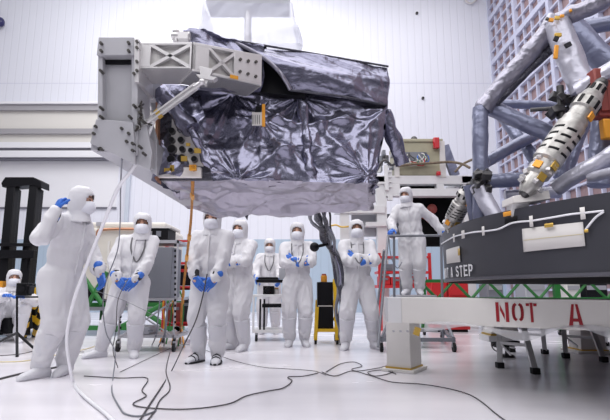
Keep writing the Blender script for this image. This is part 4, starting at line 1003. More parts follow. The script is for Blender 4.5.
# tripod with camera
g = atz(17, 349, 0); T = thing('tripod', V(g.x, g.y, 0), 'black camera tripod standing on the floor left of the raised-fist person', 'tripod')
Y = g.y; MB().cyl(at(17, 297, Y), at(17, 342, Y), .014, n=12).build('centre_column', M['black'], T)
for px, py in ((-4, 344), (38, 353), (17, 357)): 
    f_ = atz(px, py, 0); lg = MB().cyl(f_+V(0, 0, .01), at(17, 333, Y), .016, .020, 10).build('leg', M['black'], T); MB().cyl(f_, f_+V(0, 0, .025), .018, n=10).build('leg_tip', M['wheel'], lg)
MB().beam(at(16, 297, Y), at(45, 297, Y), .02, .025).build('side_arm', M['black'], T); MB().beam(at(44, 297, Y), at(43.5, 306, Y), .02, .02, up=(0, 1, 0)).build('arm_drop', M['black'], T)
g2 = at(22, 296, Y); T2 = thing('video_camera', g2, 'black video camera mounted on top of the tripod', 'camera')
bxp(MB(), 15, 283, 27, 296, Y-.08, .16).build('camera_body', M['black'], T2, bevel=.01); MB().cyl(at(21, 289, Y-.08), at(21, 289, Y-.2), .045, n=16).build('lens', M['black_metal'], T2); bxp(MB(), 26, 286, 31, 294, Y-.02, .1).build('viewfinder', M['cuff'], T2, bevel=.006)
# cream transport container on the green dolly
Y = 9.6; a = at(72, 301, Y); b_ = at(170, 223, Y)
T = thing('transport_container', V((a.x+b_.x)/2, Y+.5, a.z), 'big cream transport container behind the standing people at left', 'container')
bxp(MB(), 66, 227, 168, 301, Y, 1.3).build('shell', M['cream'], T, bevel=.08)
bxp(MB(), 68, 222, 166, 229, Y+.06, 1.2).build('lid', M['cream'], T, bevel=.05)
MB().tube(smooth_path([at(97, 236, Y-.05), at(98, 231, Y-.05), at(104, 229.5, Y-.05), at(130, 229, Y-.05), at(150, 230, Y-.05)]), .028, 8).build('brown_pipe', M['copper'], T, smooth=180)
bxp(MB(), 89, 248, 97, 252, Y-.02, .03).build('name_plate', M['grey'], T); bxp(MB(), 74, 262, 120, 263, Y-.02, .03).build('seam_strip', M['white_gloss'], T); bxp(MB(), 77, 241, 79, 299, Y-.03, .05).build('rib', M['white_gloss'], T); bxp(MB(), 106, 241, 108, 299, Y-.03, .05).build('rib', M['white_gloss'], T)
bxp(MB(), 96, 222, 101, 226, Y-.02, .05).build('latch', M['grey'], T)
bxp(MB(), 85, 288, 104, 301, Y-.03, .05).build('dark_hatch', M['black'], T)
# green dolly below it
Y = 8.9; T = thing('dolly', V(at(120, 300, Y).x, Y, 0), 'green tubular dolly with crossed struts carrying the cream container', 'dolly')
for x0, x1 in ((70, 112), (112, 182)):
    for (pa, pb) in (((x0+3, 330), (x1-5, 272 if x0 < 100 else 297)), ((x0+10, 272 if x0 < 100 else 297), (x1-10, 304 if x0 < 100 else 330))):
        MB().cyl(at(*pa, Y), at(*pb, Y), .045, n=10).build('diagonal_tube', M['green'], T, smooth=40)
a = at(62, 305, Y); b_ = at(185, 302, Y)
MB().box2((a.x, Y+.2, a.z-.04), (b_.x, Y+.32, b_.z-.02)).build('top_rail', M['green'], T); MB().box2((a.x, Y+1.6, a.z-.04), (b_.x, Y+1.72, b_.z-.02)).build('top_rail', M['green'], T)
MB().box2((a.x, Y-.05, .10), (b_.x, Y+.05, .18)).build('bottom_rail', M['green'], T)
for x in (a.x+.1, b_.x-.1):
    for yy in (Y, Y+1.6):
        MB().box2((x-.05, yy-.05, .1), (x+.05, yy+.05, a.z-.02)).build('post', M['green'], T); caster(V(x, yy, 0), T)
MB().box2((a.x, Y, a.z-.10), (b_.x, Y+1.7, a.z-.04)).build('deck', M['rack'], T)
for px, py, px2, py2, nm in ((128, 326, 140, 316, 'a'), (92, 331, 104, 322, 'b')):
    pass
# grey equipment rack on casters
Y = 6.6; g = at(148, 349, Y)
T = thing('equipment_rack', V(g.x, Y+.25, 0), 'tall grey equipment rack on casters between two standing people', 'equipment rack')
for x0 in (118, 172.5):
    for dy in (0, .5):
        o = bxp(MB(), x0, 240, x0+5.5, 338, Y+dy, .06).build('upright', M['rack_lt'], T)
        if dy == 0:
            for k in range(16): bxp(MB(), x0+1.6, 244+k*5.5, x0+3.6, 246.5+k*5.5, Y-.003, .004).build('slot', M['black'], o)
bxp(MB(), 123, 247, 172.5, 298, Y+.01, .5).build('side_panel', M['rack'], T, bevel=.006)
bxp(MB(), 118, 298, 178, 300.5, Y, .56).build('shelf', M['rack_lt'], T); bxp(MB(), 118, 335, 178, 338, Y, .56).build('shelf', M['rack_lt'], T); bxp(MB(), 118, 240, 178, 243, Y, .56).build('shelf', M['rack_lt'], T)
MB().cyl(at(121, 336, Y), at(172, 302, Y), .012, n=8).build('brace', M['rack_lt'], T); MB().cyl(at(172, 336, Y), at(121, 302, Y+.3), .012, n=8).build('brace', M['rack_lt'], T)
for x0 in (121, 176):
    for dy in (.03, .53): c = at(x0, 300, Y+dy); caster(V(c.x, Y+dy, 0), T, .055)
for j, (x0, y0, x1, y1, mt, nm, lb) in enumerate(((134, 228, 168, 239.5, 'black', 'test_instrument', 'black test instrument on top of the grey equipment rack'), (126, 327, 150, 334.5, 'monitor', 'power_supply', 'grey power supply box on the lowest shelf of the rack'))):
    b = thing(nm, at((x0+x1)/2, y1, Y+.25), lb, 'instrument'); bxp(MB(), x0, y0, x1, y1, Y+.04, .42).build('case', M[mt], b, bevel=.01)
    for k in range(3): bxp(MB(), x0+4+k*9, y0+3, x0+9+k*9, y1-3, Y+.03, .012).build('front_module', M['rack_lt'] if k == 1 else M['rack'], b)
    if j == 0: bxp(MB(), x0+1, y0-1.5, x1+3, y0, Y+.02, .45).build('top_plate', M['label'], b)
for k, (x0, y0, sx) in enumerate(((160, 300, 0), (166, 300, 3), (170, 300, -2))):
    tag(MB().tube(smooth_path([at(x0, y0, Y-.05), at(x0+sx-2, 318, Y-.1), at(x0-4+sx, 335, Y-.06), atz(x0-8+sx*2, 345+k, .01)]), .009, 6).build('rack_cable', M['rack'], smooth=180), 'grey cable drooping from the equipment rack, %s' % ('leftmost of three', 'middle of three', 'rightmost of three')[k], 'cable', 'cables of the equipment rack')
# red tool cart
Y = 7.7; T = thing('tool_cart', V(at(180, 340, Y).x, Y+.25, 0), 'red tubular tool cart with dark boxes beside the grey rack', 'cart')
for x0 in (163, 194):
    for dy in (0, .5): bxp(MB(), x0, 238, x0+2.5, 337, Y+dy, .04).build('post', M['red'], T)
for y0, h in ((240, 2), (262, 2.5), (286, 4), (322, 3)): 
    for dy in (0, .5): bxp(MB(), 163, y0, 196.5, y0+h, Y+dy, .04).build('rail', M['red'], T)
bxp(MB(), 164, 288, 196, 290, Y, .54).build('tray', M['red'], T); bxp(MB(), 164, 324, 196, 326, Y, .54).build('tray', M['red'], T)
for x0 in (165, 194):
    for dy in (.03, .5): c = at(x0, 300, Y+dy); caster(V(c.x, Y+dy, 0), T)
MB().cyl(at(165, 240, Y), at(173, 261, Y), .018).build('handle', M['red'], T)
for x0, y0, x1, y1, mt, nm, lb in ((174, 265, 193, 285.5, 'black', 'tool_box', 'black tool box on the middle tray of the red cart'), (167, 303, 181, 323.5, 'red_dk', 'tool_box', 'rust red box on the left of the cart bottom tray'), (182, 299, 194, 323.5, 'cuff', 'tool_box', 'black box on the right of the cart bottom tray')):
    b = thing(nm, at((x0+x1)/2, y1, Y+.25), lb, 'tool box', 'boxes on the red cart'); bxp(MB(), x0, y0, x1, y1, Y+.08, .34).build('case', M[mt], b, bevel=.01); bxp(MB(), x0+2, y0+4, x1-2, y0+7, Y+.07, .02).build('front_strip', M['red'] if mt == 'black' else M['rack'], b); MB().tube([at(x0+5, y0, Y+.2), at(x0+5, y0-2, Y+.2), at(x1-5, y0-2, Y+.2), at(x1-5, y0, Y+.2)], .008, 6).build('handle', M['rack_lt'], b)
for k in range(5):
    pts = [at(168+k*4, 291, Y-.04), at(165+k*5+random.uniform(-4, 4), 305, Y-.12), at(168+k*4+random.uniform(-4, 4), 322, Y-.1), atz(160+k*6, 343+k, .01)]
    tag(MB().tube(smooth_path(pts), .013, 6).build('hose', M['green' if k % 2 else 'amber'], smooth=180), ('amber' if k % 2 == 0 else 'green')+' hose hanging off the red cart, %s of five' % ('leftmost', 'second from the left', 'middle one', 'fourth from the left', 'rightmost')[k], 'hose', 'hoses on the red cart')
# white instrument cart
Y = 7.9; T = thing('instrument_cart', V(at(271, 330, Y).x, Y+.3, 0), 'white wheeled instrument cart in front of the person between folded-arm people', 'cart')
bxp(MB(), 252, 294.5, 292, 297, Y, .6).build('top_shelf', M['white_steel'], T, bevel=.004); bxp(MB(), 252, 330, 292, 333, Y, .6).build('bottom_shelf', M['white_steel'], T, bevel=.004)
for x0 in (252, 289):
    for dy in (0, .56): bxp(MB(), x0, 297, x0+2.6, 331, Y+dy, .04).build('post', M['white_steel'], T)
for x0 in (259, 263): bxp(MB(), x0, 299, x0+2.2, 330, Y+.04, .04).build('black_post', M['black_metal'], T)
bxp(MB(), 262, 304, 288, 307.5, Y+.04, .3).build('middle_bar', M['black_metal'], T)
bxp(MB(), 257, 280, 259, 295, Y+.1, .04).build('upper_post', M['white_steel'], T); bxp(MB(), 288, 280, 290, 295, Y+.1, .04).build('upper_post', M['white_steel'], T)
bxp(MB(), 256, 279.5, 291, 282.5, Y+.06, .4).build('upper_shelf', M['black_metal'], T, bevel=.004)
for x0 in (257, 289):
    for dy in (.05, .55): c = at(x0, 300, Y+dy); caster(V(c.x, Y+dy, 0), T, .05)
def small(name, lb, cat, c, parts, group=None):
    t = thing(name, c, lb, cat, group)
    for nm, mb, mt in parts: mb.build(nm, M[mt], t, bevel=.004)
    return t
small('keyboard', 'black keyboard on the upper shelf of the white cart', 'keyboard', at(272, 279, Y+.2), [('base', bxp(MB(), 258, 277.5, 278, 279.4, Y+.12, .2), 'black'), ('keys', bxp(MB(), 259, 276.8, 277, 277.5, Y+.14, .16), 'rack')])
small('monitor', 'grey flat monitor at the right end of the white cart', 'monitor', at(284, 294, Y+.4), [('screen', bxp(MB(), 279, 268, 292, 279, Y+.40, .03), 'monitor'), ('stand', bxp(MB(), 284, 278, 287, 279.4, Y+.36, .1), 'black')])
small('camera', 'black hand-held camera lying on the white cart top shelf', 'camera', at(268, 294, Y+.2), [('body', bxp(MB(), 263, 286, 274, 294.3, Y+.12, .14), 'black'), ('lens', MB().cyl(at(268, 290, Y+.12), at(268, 290, Y+.02), .05, .045), 'black_metal')])
small('sample_jar', 'small amber jar on the white cart next to the camera', 'jar', at(276, 294, Y+.2), [('jar', MB().lathe([(.001, 0), (.04, 0), (.045, .05), (.03, .09), (.001, .09)], at(276.5, 294.2, Y+.2), 16), 'label'), ('lid', MB().lathe([(.001, .09), (.033, .09), (.033, .11), (.001, .11)], at(276.5, 294.2, Y+.2), 16), 'amber')])
# white canister with green strap
g = atz(238, 348, 0); T = thing('canister', V(g.x, g.y, 0), 'white canister with a green cover flap on the floor by the folded-arms pair', 'canister')
MB().lathe([(.001, 0), (.075, 0), (.078, .02), (.075, .15), (.04, .19), (.03, .22), (.001, .22)], V(g.x, g.y, 0), 20).build('bottle', M['suit2'], T)
for dx, tip in ((-.02, -.10), (.02, .04)):
    MB().prism([V(g.x+dx-.022, g.y, .2), V(g.x+dx+.022, g.y, .2), V(g.x+tip+.04, g.y+.01, .42), V(g.x+tip+.01, g.y+.01, .50), V(g.x+tip-.01, g.y, .40)], (0, .012, 0)).build('green_flap', M['green'], T)
# yellow framed trolley with black cabinet
Y = 7.5; T = thing('yellow_trolley', V(at(326, 330, Y).x, Y+.25, 0), 'yellow framed trolley carrying a black panel cabinet', 'trolley')
for x0, x1, dx in ((315.5, 314, -2), (333, 335.5, 3)):
    MB().beam(at(x0+1.5, 279 if dx > 0 else 307, Y), at(x1+1.5, 340, Y), .055, .05, up=(0, 1, 0)).build('rail', M['yellow'], T, bevel=.004)
    MB().beam(at(x0+1.5, 300, Y+.45), at(x1+1.5, 336, Y+.45), .05, .05, up=(0, 1, 0)).build('rail', M['yellow'], T)
    c = at(x1+1.5, 300, Y); caster(V(c.x, Y+.02, 0), T, .045); caster(V(c.x, Y+.45, 0), T, .045)
bxp(MB(), 316, 329, 336, 332, Y, .5).build('base_bar', M['yellow'], T); bxp(MB(), 334, 318, 337, 321, Y, .3).build('bracket', M['yellow'], T)
T2 = thing('cabinet', at(325, 329, Y+.2), 'black cabinet standing on the yellow trolley', 'cabinet')
bxp(MB(), 317.5, 282, 333, 328.9, Y+.06, .34).build('case', M['black_metal'], T2, bevel=.005); bxp(MB(), 318, 305.5, 332.5, 306.5, Y+.055, .01).build('white_line', M['label'], T2)
small('bottle', 'small orange capped bottle on top of the black cabinet', 'bottle', at(324, 282, Y+.2), [('jar', MB().lathe([(.001, 0), (.05, 0), (.05, .10), (.001, .105)], at(324, 282, Y+.2), 16), 'orange'), ('cap', MB().lathe([(.001, .10), (.04, .10), (.035, .13), (.001, .13)], at(324, 282, Y+.2), 16), 'red_dk')])
# dark bundle hanging from the instrument
T = thing('cable_bundle', at(322, 206, 4.75), 'dark film-wrapped cable bundle hanging from the instrument down to the floor', 'cable bundle')
for k, (o0, o1, r, mt) in enumerate(((0, 0, .045, 'film_dark'), (5, 4, .035, 'film_dark'), (-4, -3, .03, 'rack'), (2, 6, .03, 'rack'), (8, 2, .025, 'film'), (-2, 2, .035, 'film_dark'), (-7, -1, .02, 'film'), (10, 5, .018, 'cuff'), (4, -3, .02, 'rack'))):
    pts = smooth_path([at(317+o0, 205, 4.7+k*.02), at(320+o0, 222, 5.2+k*.02), at(328+o1*.8, 242, 6.0), at(336+o1*.6, 262, 6.6), at(340+o1*.5, 295, 6.9), at(341+o1*.5, 325, 7.05), atz(342+o1*.5, 342, .02)], 6)
    pts = [q_+V(noise.noise(V(i*.13, k*3, 1))*.13, noise.noise(V(i*.13, k*3, 7))*.1, 0)*min(1, i/6) for i, q_ in enumerate(pts)]
    MB().tube(pts, [r*(.62+.5*noise.noise(V(i*.4, k, 0))) for i in range(len(pts))], 10).build('strand', M[mt], T, smooth=180)
MB().ball(at(314.5, 247, 6.0), .06).build('connector', M['black'], T); MB().cyl(at(314.5, 247, 6.0), at(328, 244, 6.0), .02).build('connector_lead', M['black'], T)

# white test stand with electronics crate
Y = 10.6; T = thing('test_stand', V(at(425, 290, Y).x, Y+.6, 0), 'large white steel test stand with posts and beams behind the ladder', 'test stand')
for x0, w, y0 in ((376, 10, 176), (340, 9, 205), (462, 8, 178)):
    for dy in ((0, 1.3) if x0 != 340 else (0,)):
        a = at(x0, y0, Y+dy); b_ = at(x0+w, y0, Y+dy); MB().box2((a.x, Y+dy, 0), (b_.x, Y+dy+.2, a.z)).build('post', M['white_steel'], T, bevel=.008)
for x0, x1, y0, y1, d in ((366, 478, 175.5, 184, .22), (386, 476, 188.5, 196, .22), (335, 385, 205, 213, .3), (366, 392, 176, 182, 1.4), (462, 478, 176, 183, 1.4), (392, 400, 184, 189, .2), (437, 444, 184, 189, .2)):
    bxp(MB(), x0, y0, x1, y1, Y-.04, d).build('beam', M['white_steel'], T, bevel=.008)
bxp(MB(), 366, 222, 390, 226, Y-.06, .3).build('base_pad', M['white_steel'], T); bxp(MB(), 388, 170, 392, 200, Y-.05, .1).build('ladder_rail', M['white_steel'], T); bxp(MB(), 385, 165, 388, 190, Y-.1, .05).build('ladder_rail', M['white_steel'], T)
for k in range(5): bxp(MB(), 385, 166+k*5, 392, 167.2+k*5, Y-.08, .04).build('rung', M['white_steel'], T)
bxp(MB(), 404, 197, 484, 246, Y+.5, .2).build('dark_opening_fill', M['under'], T); bxp(MB(), 400, 183, 440, 190, Y+.4, .2).build('dark_opening_fill', M['under'], T)  # black blocks stand in for the darkness in the stand's openings
bxp(MB(), 352, 214, 376, 236, Y+.3, .2).build('back_panel', M['monitor'], T); bxp(MB(), 370, 214, 405, 235, Y+.9, .3).build('back_panel', M['rack'], T)
MB().tube(smooth_path([at(330, 226, Y-.1), at(336, 225, Y-.1), at(342, 227, Y-.1), at(352, 226, Y-.1)]), .02, 8).build('gold_hose', M['gold'], T, smooth=180)
for k in range(3): MB().tube(smooth_path([at(408+k*6, 205, Y+.4), at(416+k*5, 214+k*3, Y+.3), at(430+k*3, 218+k*4, Y+.3), at(436, 226, Y+.35)]), .012, 6).build('red_wire', M['red_dk'], T, smooth=180)
MB().ball(at(432, 209, Y+.3), (.12, .08, .12)).build('red_lamp', M['red_dk'], T)
E = thing('electronics_crate', at(425, 175.5, Y+.4), 'olive electronics crate with red beacons on top of the white test stand', 'crate')
bxp(MB(), 398, 141, 442, 175.3, Y+.0, 1.0).build('case', M['olive'], E, bevel=.02); bxp(MB(), 397, 138.5, 443, 142, Y-.03, 1.06).build('lid', M['olive'], E, bevel=.02)
bxp(MB(), 395, 139, 398.5, 177, Y-.06, .1).build('edge_post', M['label'], E); bxp(MB(), 441, 141, 444.5, 177, Y-.06, .1).build('edge_post', M['label'], E)
for x0, x1, y0, y1 in ((434, 439.5, 137, 148), (400, 404, 147, 151), (437, 441, 171, 175)):
    bxp(MB(), x0, y0, x1, y1, Y-.14, .1).build('red_beacon', M['lamp_red'], E, bevel=.02)
MB().ball(at(414, 139.5, Y+.2), .08).build('knob', M['steel_dk'], E)
bxp(MB(), 403, 152, 427, 163, Y-.02, .03).build('connector_panel', M['rack'], E)
for k in range(18):
    px, py = 404+random.uniform(0, 22), 152+random.uniform(0, 7); c = at(px, py, Y-.05)
    mb = MB(); mb.tube(smooth_path([c, c+V(random.uniform(-.05, .05), -.08, -.06), c+V(random.uniform(-.1, .1), -.06, -.18), at(402+k*1.5, 163.5, Y-.1)], 3), .012, 6); mb.build('wire', M[random.choice(['label', 'green', 'red', 'steel_dk', 'label', 'glove'])], E, smooth=180)
MB().tube(smooth_path([at(398, 166, Y-.15), at(415, 164, Y-.16), at(432, 163, Y-.16), at(450, 162, Y-.2), at(462, 164, Y-.3), at(470, 168, Y-.4)]), .030, 8).build('wrapped_hose', M['brown'], E, smooth=180)
MB().tube(smooth_path([at(455, 172, Y-.3), at(463, 164, Y-.3), at(476, 158, Y-.4)]), .026, 8).build('wrapped_hose', M['brown'], E, smooth=180)
MB().beam(at(444, 146, Y+.2), at(455, 176, Y+.2), .12, .2).build('brace', M['film_blue'], E)
for k in range(12):
    x0 = 377+random.uniform(0, 17); y0 = 148+random.uniform(0, 22); bxp(MB(), x0, y0, x0+random.uniform(2, 5), y0+random.uniform(2, 6), Y+random.uniform(0, .4), .2).build('fitting', M[random.choice(['rack', 'steel_dk', 'grey_lt', 'rack_lt', 'rack'])], E)
MB().tube(smooth_path([at(376, 172, Y), at(384, 160, Y-.1), at(392, 165, Y-.1), at(400, 158, Y-.1)]), .03, 8).build('hose', M['steel_dk'], E, smooth=180)

# rolling ladder with platform
Y = 7.75; T = thing('rolling_ladder', V(at(412, 300, Y).x, Y, 0), 'grey rolling ladder platform with handrails behind the white pedestal', 'ladder')
xl = at(390, 290, Y).x; xr = at(440, 290, Y).x
MB().box2((at(398, 290, Y).x, Y-.15, PLZ-.05), (at(434, 290, Y).x, Y+.70, PLZ-.001)).build('platform', M['rack_lt'], T, bevel=.004)
rz = at(400, 236, Y).z
for a, b_ in ((at(388, 236, Y-.3), at(441, 235.5, Y-.15)), (at(388, 236, Y-.3), at(392, 237.5, Y+.7))): MB().cyl(a, b_, .02, n=10).build('hand_rail', M['rack'], T, smooth=40)
for a, b_ in ((at(388, 236, Y-.3), atz(378, 347, .08)), (at(394, 237, Y-.25), V(at(393, 290, Y-.25).x, Y-.25, .1)), (at(400, 236, Y+.3), V(at(400, 290, Y+.3).x, Y+.3, .1)), (at(384, 250, Y-.3), atz(376, 320, .3)), (at(441, 236, Y-.15), V(at(441, 290, Y-.15).x, Y-.15, .1))):
    MB().cyl(a, b_, .02, n=10).build('post', M['rack'], T, smooth=40)
c4 = [V(at(380, 290, 6.6).x, 6.6, .1), V(at(449, 290, 6.6).x+.03, 6.6, .1), V(at(440, 290, 8.3).x, 8.3, .1), V(at(392, 290, 8.3).x, 8.3, .1)]
for i in range(4):
    MB().beam(c4[i]+V(0, 0, .06), c4[(i+1) % 4]+V(0, 0, .06), .05, .05).build('base_tube', M['rack'], T); caster(c4[i]-V(0, 0, .1), T, .06)
MB().cyl(c4[1]+V(0, 0, .08), V(at(434, 290, Y).x, Y, PLZ-.02), .02).build('stay', M['rack'], T); MB().cyl(c4[0]+V(0, 0, .08), V(at(400, 290, Y).x, Y, PLZ-.02), .02).build('stay', M['rack'], T)
for k in range(2):
    yy = 6.95+k*.35; MB().box2((at(402, 290, yy).x, yy, .23+k*.24), (at(436, 290, yy).x, yy+.25, .27+k*.24)).build('step', M['rack_lt'], T)
MB().tube(smooth_path([at(389, 238, Y-.32), at(391, 256, Y-.34), at(397, 268, Y-.34), at(402, 262, Y-.34)]), .008, 6).build('tether', M['rack'], T, smooth=180)
# red shelving and chest behind
Y = 10.0; T = thing('red_rack', V(at(390, 300, Y).x, Y, 0), 'red steel shelving rack behind the rolling ladder', 'rack')
for x0 in (378, 403, 428): 
    a = at(x0, 253, Y); MB().box2((a.x, Y, 0), (a.x+.06, Y+.06, a.z)).build('post', M['red'], T)
for y0, h in ((256, 2), (271, 2.5), (285, 3)): bxp(MB(), 378, y0, 431, y0+h, Y-.01, .5).build('shelf', M['red'], T)
for x0, x1, y0, y1 in ((380, 390, 276, 285), (391, 401, 277, 285), (406, 416, 276, 285), (381, 393, 264, 271), (418, 427, 277, 285)):
    b = thing('parts_bin', at((x0+x1)/2, y1, Y+.2), {380: 'red bin at the left end of the red rack lower shelf', 391: 'red bin second from left on the red rack lower shelf', 406: 'red bin third from left on the red rack lower shelf', 381: 'dark bin on the middle shelf of the red rack', 418: 'red bin at the right end of the red rack lower shelf'}[x0], 'bin', 'bins on the red rack')
    bxp(MB(), x0, y0, x1, y1-.1, Y+.03, .4).build('box', M['red' if x0 != 381 else 'rack'], b, bevel=.01); bxp(MB(), x0+2, y0+2, x1-2, y0+4, Y+.015, .02).build('label_plate', M['rack'], b)
for x0, x1, y0, lb in ((431, 447, 280, 'red tool chest on the left below the ring'), (448, 468, 281, 'wider red tool chest on the right below the ring')):
    a = at(x0, y0, 9.6); b_ = at(x1, y0, 9.6); T = thing('tool_chest', V((a.x+b_.x)/2, 9.8, 0), lb, 'tool chest', 'red tool chests below the ring')
    MB().box2((a.x, 9.6, .05), (b_.x, 10.0, a.z)).build('case', M['red'], T, bevel=.015)
    for k in range(3): MB().box2((a.x+.03, 9.58, .12+k*.3), (b_.x-.03, 9.61, .38+k*.3)).build('drawer', M['red'], T, bevel=.005)
    MB().box2((a.x+.04, 9.65, 0), (b_.x-.04, 9.95, .05)).build('plinth', M['black'], T)
# green truss dolly under the ring, far side
Y = 9.0; x0 = at(420, 290, Y).x; x1 = at(640, 290, Y).x
T = thing('truss_dolly', V((x0+x1)/2, Y, 0), 'long green zigzag truss dolly seen in the gap under the ring', 'dolly')
zt2 = at(500, 281, Y).z; zb2 = at(500, 299, Y).z
for z, nm in ((zt2, 'top_chord'), (zb2, 'bottom_chord')): MB().beam(V(x0, Y, z), V(x1, Y, z), .06, .06).build(nm, M['green'], T)
n = 13
for k in range(n):
    xa = x0+(x1-x0)*k/n; xb = x0+(x1-x0)*(k+1)/n; MB().cyl(V(xa, Y, zb2 if k % 2 else zt2), V(xb, Y, zt2 if k % 2 else zb2), .028, n=8).build('diagonal_tube', M['green'], T, smooth=40)
for x in (x0+.05, x0+(x1-x0)*.62, x1-.05): 
    MB().box2((x-.05, Y-.05, .1), (x+.05, Y+.05, zt2)).build('post', M['green'], T); caster(V(x, Y, 0), T)
for px0, px1, mt, nm, lb in ((487, 503, 'rack', 'storage_box', 'grey box behind the green truss under the ring letter side'), (525, 545, 'monitor', 'storage_box', 'blue grey box behind the green truss middle'), (566, 580, 'label', 'storage_box', 'white box behind the green truss at right'), (585, 607, 'black', 'storage_box', 'black box behind the green truss at the right edge')):
    a = at(px0, 284, 10); b_ = at(px1, 284, 10); T = thing(nm, V((a.x+b_.x)/2, 10.2, 0), lb, 'box', 'boxes behind the green truss'); MB().box2((a.x, 10, 0), (b_.x, 10.5, a.z)).build('case', M[mt], T, bevel=.02); MB().box2((a.x+.03, 9.98, a.z-.12), (b_.x-.03, 10.01, a.z-.03)).build('front_strip', M['rack_lt'], T)
g = atz(602, 337, 0); T = thing('floor_rail', V(g.x, g.y, 0), 'low green rail on the floor at the right edge beyond the short pedestal', 'rail')
MB().box2((g.x-.12, g.y+.5, .03), (g.x+.8, g.y+.6, .11)).build('rail', M['green'], T, bevel=.01)
for dx in (-.05, .6): MB().box2((g.x+dx, g.y+.47, 0), (g.x+dx+.08, g.y+.63, .03)).build('foot', M['black'], T)

# ------------------------------------------------------------------ cables, straps, hoses
def cable(name, pts, r, mt, lb, cat='cable', k=8, n=7):
    o = MB().tube(smooth_path(pts, k), r*(.8 if name == 'white_hose' else .55), n).build(name, M[mt], smooth=180); tag(o, lb, cat); return origin_to(o, pts[-1])
f = lambda px, py, h=.008: atz(px, py, h)
cable('white_hose', [at(160, 103, 3.36), at(150, 131, 3.2), at(135, 165, 3.1), at(118, 188, 3.2), at(104, 222, 3.4), at(88, 262, 3.6), at(74, 300, 3.8), at(67, 335, 3.95), at(69, 362, 4.1), f(74, 384, .02), f(84, 396, .018), f(104, 412, .018), f(118, 426, .018)], .016, 'hose', 'thick white hose curving down from the frame in front of the raised-fist person', 'hose')
cable('tag_line', [at(122, 158, 3.05), at(120.5, 190, 3.6), at(120, 225, 4.4), at(117, 252, 5.0), at(106, 282, 5.1), at(103, 305, 5.0), at(106, 332, 4.9), at(115, 352, 4.85), f(113, 378), f(112, 392), f(120, 408), f(126, 414), f(140, 416), f(156, 411)], .011, 'rack', 'dark tag line dropping from the grey frame past the left rack person to the floor')
cable('lead', [at(128, 279, 5.55), at(118, 300, 5.3), at(116, 330, 5.2), at(113, 350, 5.2), f(118, 368)], .008, 'cable', 'thin black lead hanging from the gloved hands left of the grey rack')
cable('tag_line', [at(207, 274, 4.8), at(203, 295, 4.75), at(196, 320, 4.6), at(184, 345, 4.4), f(172, 370), f(162, 386), f(150, 404), f(140, 420), f(134, 430)], .012, 'cable', 'black tag line from the hands under the instrument to the near floor')
cable('cable', [f(170, 352), f(166, 370), f(170, 388), f(160, 400), f(154, 412), f(144, 424)], .009, 'cable', 'black floor cable running from the red cart to the picture bottom')
cable('cable', [f(84, 376), f(120, 378), f(147, 378), f(142, 390), f(146, 396), f(133, 404), f(150, 408), f(190, 409), f(228, 404), f(246, 396), f(268, 391), f(283, 388), f(292, 381), f(288, 377), f(304, 376), f(318, 373)], .009, 'cable', 'long wavy black cable crossing the near floor from left to centre')
cable('cable', [f(120, 372), f(180, 345), f(202, 349), f(232, 360), f(262, 367), f(290, 369), f(314, 371), f(326, 375)], .006, 'cable', 'thin dark cable across the middle floor behind the strapped shoes')
cable('cable', [f(322, 372), f(335, 376), f(352, 371), f(372, 376), f(392, 382), f(420, 384), f(446, 388), f(468, 394), f(482, 402), f(494, 412), f(506, 421)], .008, 'cable', 'black cable running along the floor from centre to lower right')
cable('cable', [f(326, 372), f(340, 364), f(354, 362), f(362, 366), f(352, 369), f(358, 371), f(378, 368), f(388, 366), f(392, 372), f(376, 376), f(368, 372), f(384, 370), f(396, 374)], .008, 'cable', 'tangled black cable coil on the floor beside the white pedestal')
cable('cable', [f(-8, 381), f(20, 374), f(42, 370), f(58, 367)], .020, 'cable', 'thick black cable on the floor at far left by the shoe covers')
cable('cable', [f(-6, 362), f(24, 361), f(50, 356), f(72, 352), f(95, 346), f(104, 338), f(112, 332)], .010, 'cable_y', 'pale yellow cable on the floor behind the raised-fist person')
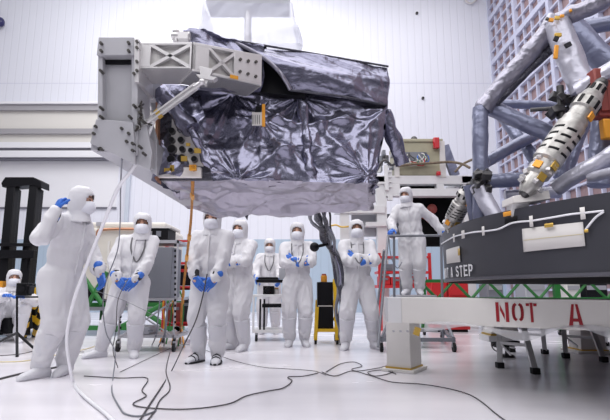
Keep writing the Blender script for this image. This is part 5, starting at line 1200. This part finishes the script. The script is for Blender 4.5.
cable('cable', [f(-6, 356), f(20, 354), f(40, 350), f(60, 351), f(84, 352)], .009, 'cable', 'thin black cable under the tripod')
cable('cord', [at(96, 291, 5.4), at(125, 301, 5.5), at(160, 318, 5.9), at(185, 330, 6.2), f(205, 342)], .005, 'rack', 'thin grey cord stretched across behind the hip-high blue gloves')
# orange strap
a = at(193, 166, 3.36); b_ = atz(180, 345, .0)
T = thing('lifting_strap', b_, 'long orange webbing strap hanging from the instrument port panel to the floor', 'strap')
pts = [a, at(192.5, 190, 3.7), at(190.5, 225, 4.6), at(186, 265, 5.6), at(182, 305, 6.3), b_+V(0, 0, .02)]
sp_ = smooth_path(pts, 8); mb = MB()
for p_, q_ in zip(sp_[:-1], sp_[1:]): mb.beam(p_, q_+(q_-p_)*.04, .027, .010, up=(0, 1, 0))
mb.build('webbing', M['strap'], T)
for t in (9, 18, 22): mb = MB(); mb.beam(sp_[t], sp_[t+1], .036, .02, up=(0, 1, 0)); mb.build('sleeve', M['amber'], T)
MB().box(sp_[1], (.05, .03, .04)).build('buckle', M['amber'], T)

# small things on the walls
for px, py, lb in ((417, 13, 'small dark sensor high on the back wall, the upper of two'), (423, 98, 'small dark sensor on the back wall above the olive crate')):
    c = at(px, py, BACK-.05); T = thing('wall_sensor', c, lb, 'sensor', 'sensors on the back wall'); MB().cyl(c+V(0, .06, 0), c-V(0, .02, 0), .055).build('body', M['steel_dk'], T); MB().cyl(c-V(0, .02, 0), c-V(0, .035, 0), .03).build('lens', M['black'], T)
c = at(0, 22, BACK-.2); T = thing('dome_camera', c, 'dark blue dome camera on the back wall at the top left corner', 'camera'); MB().ball(c, (.17, .17, .2)).build('dome', pm('navy', (.02, .02, .10), .3), T); MB().cyl(c, c+V(0, .25, 0), .08).build('bracket', M['monitor'], T)
tag(MB().tube(smooth_path([at(464, -6, BACK-.1), at(466, 1, BACK-.1), at(471, 3.5, BACK-.1), at(476, 0, BACK-.1), at(478, -6, BACK-.1)]), .035, 8).build('hose_loop', M['label'], smooth=180), 'pale loop of hose on the back wall near the filter wall corner', 'hose')
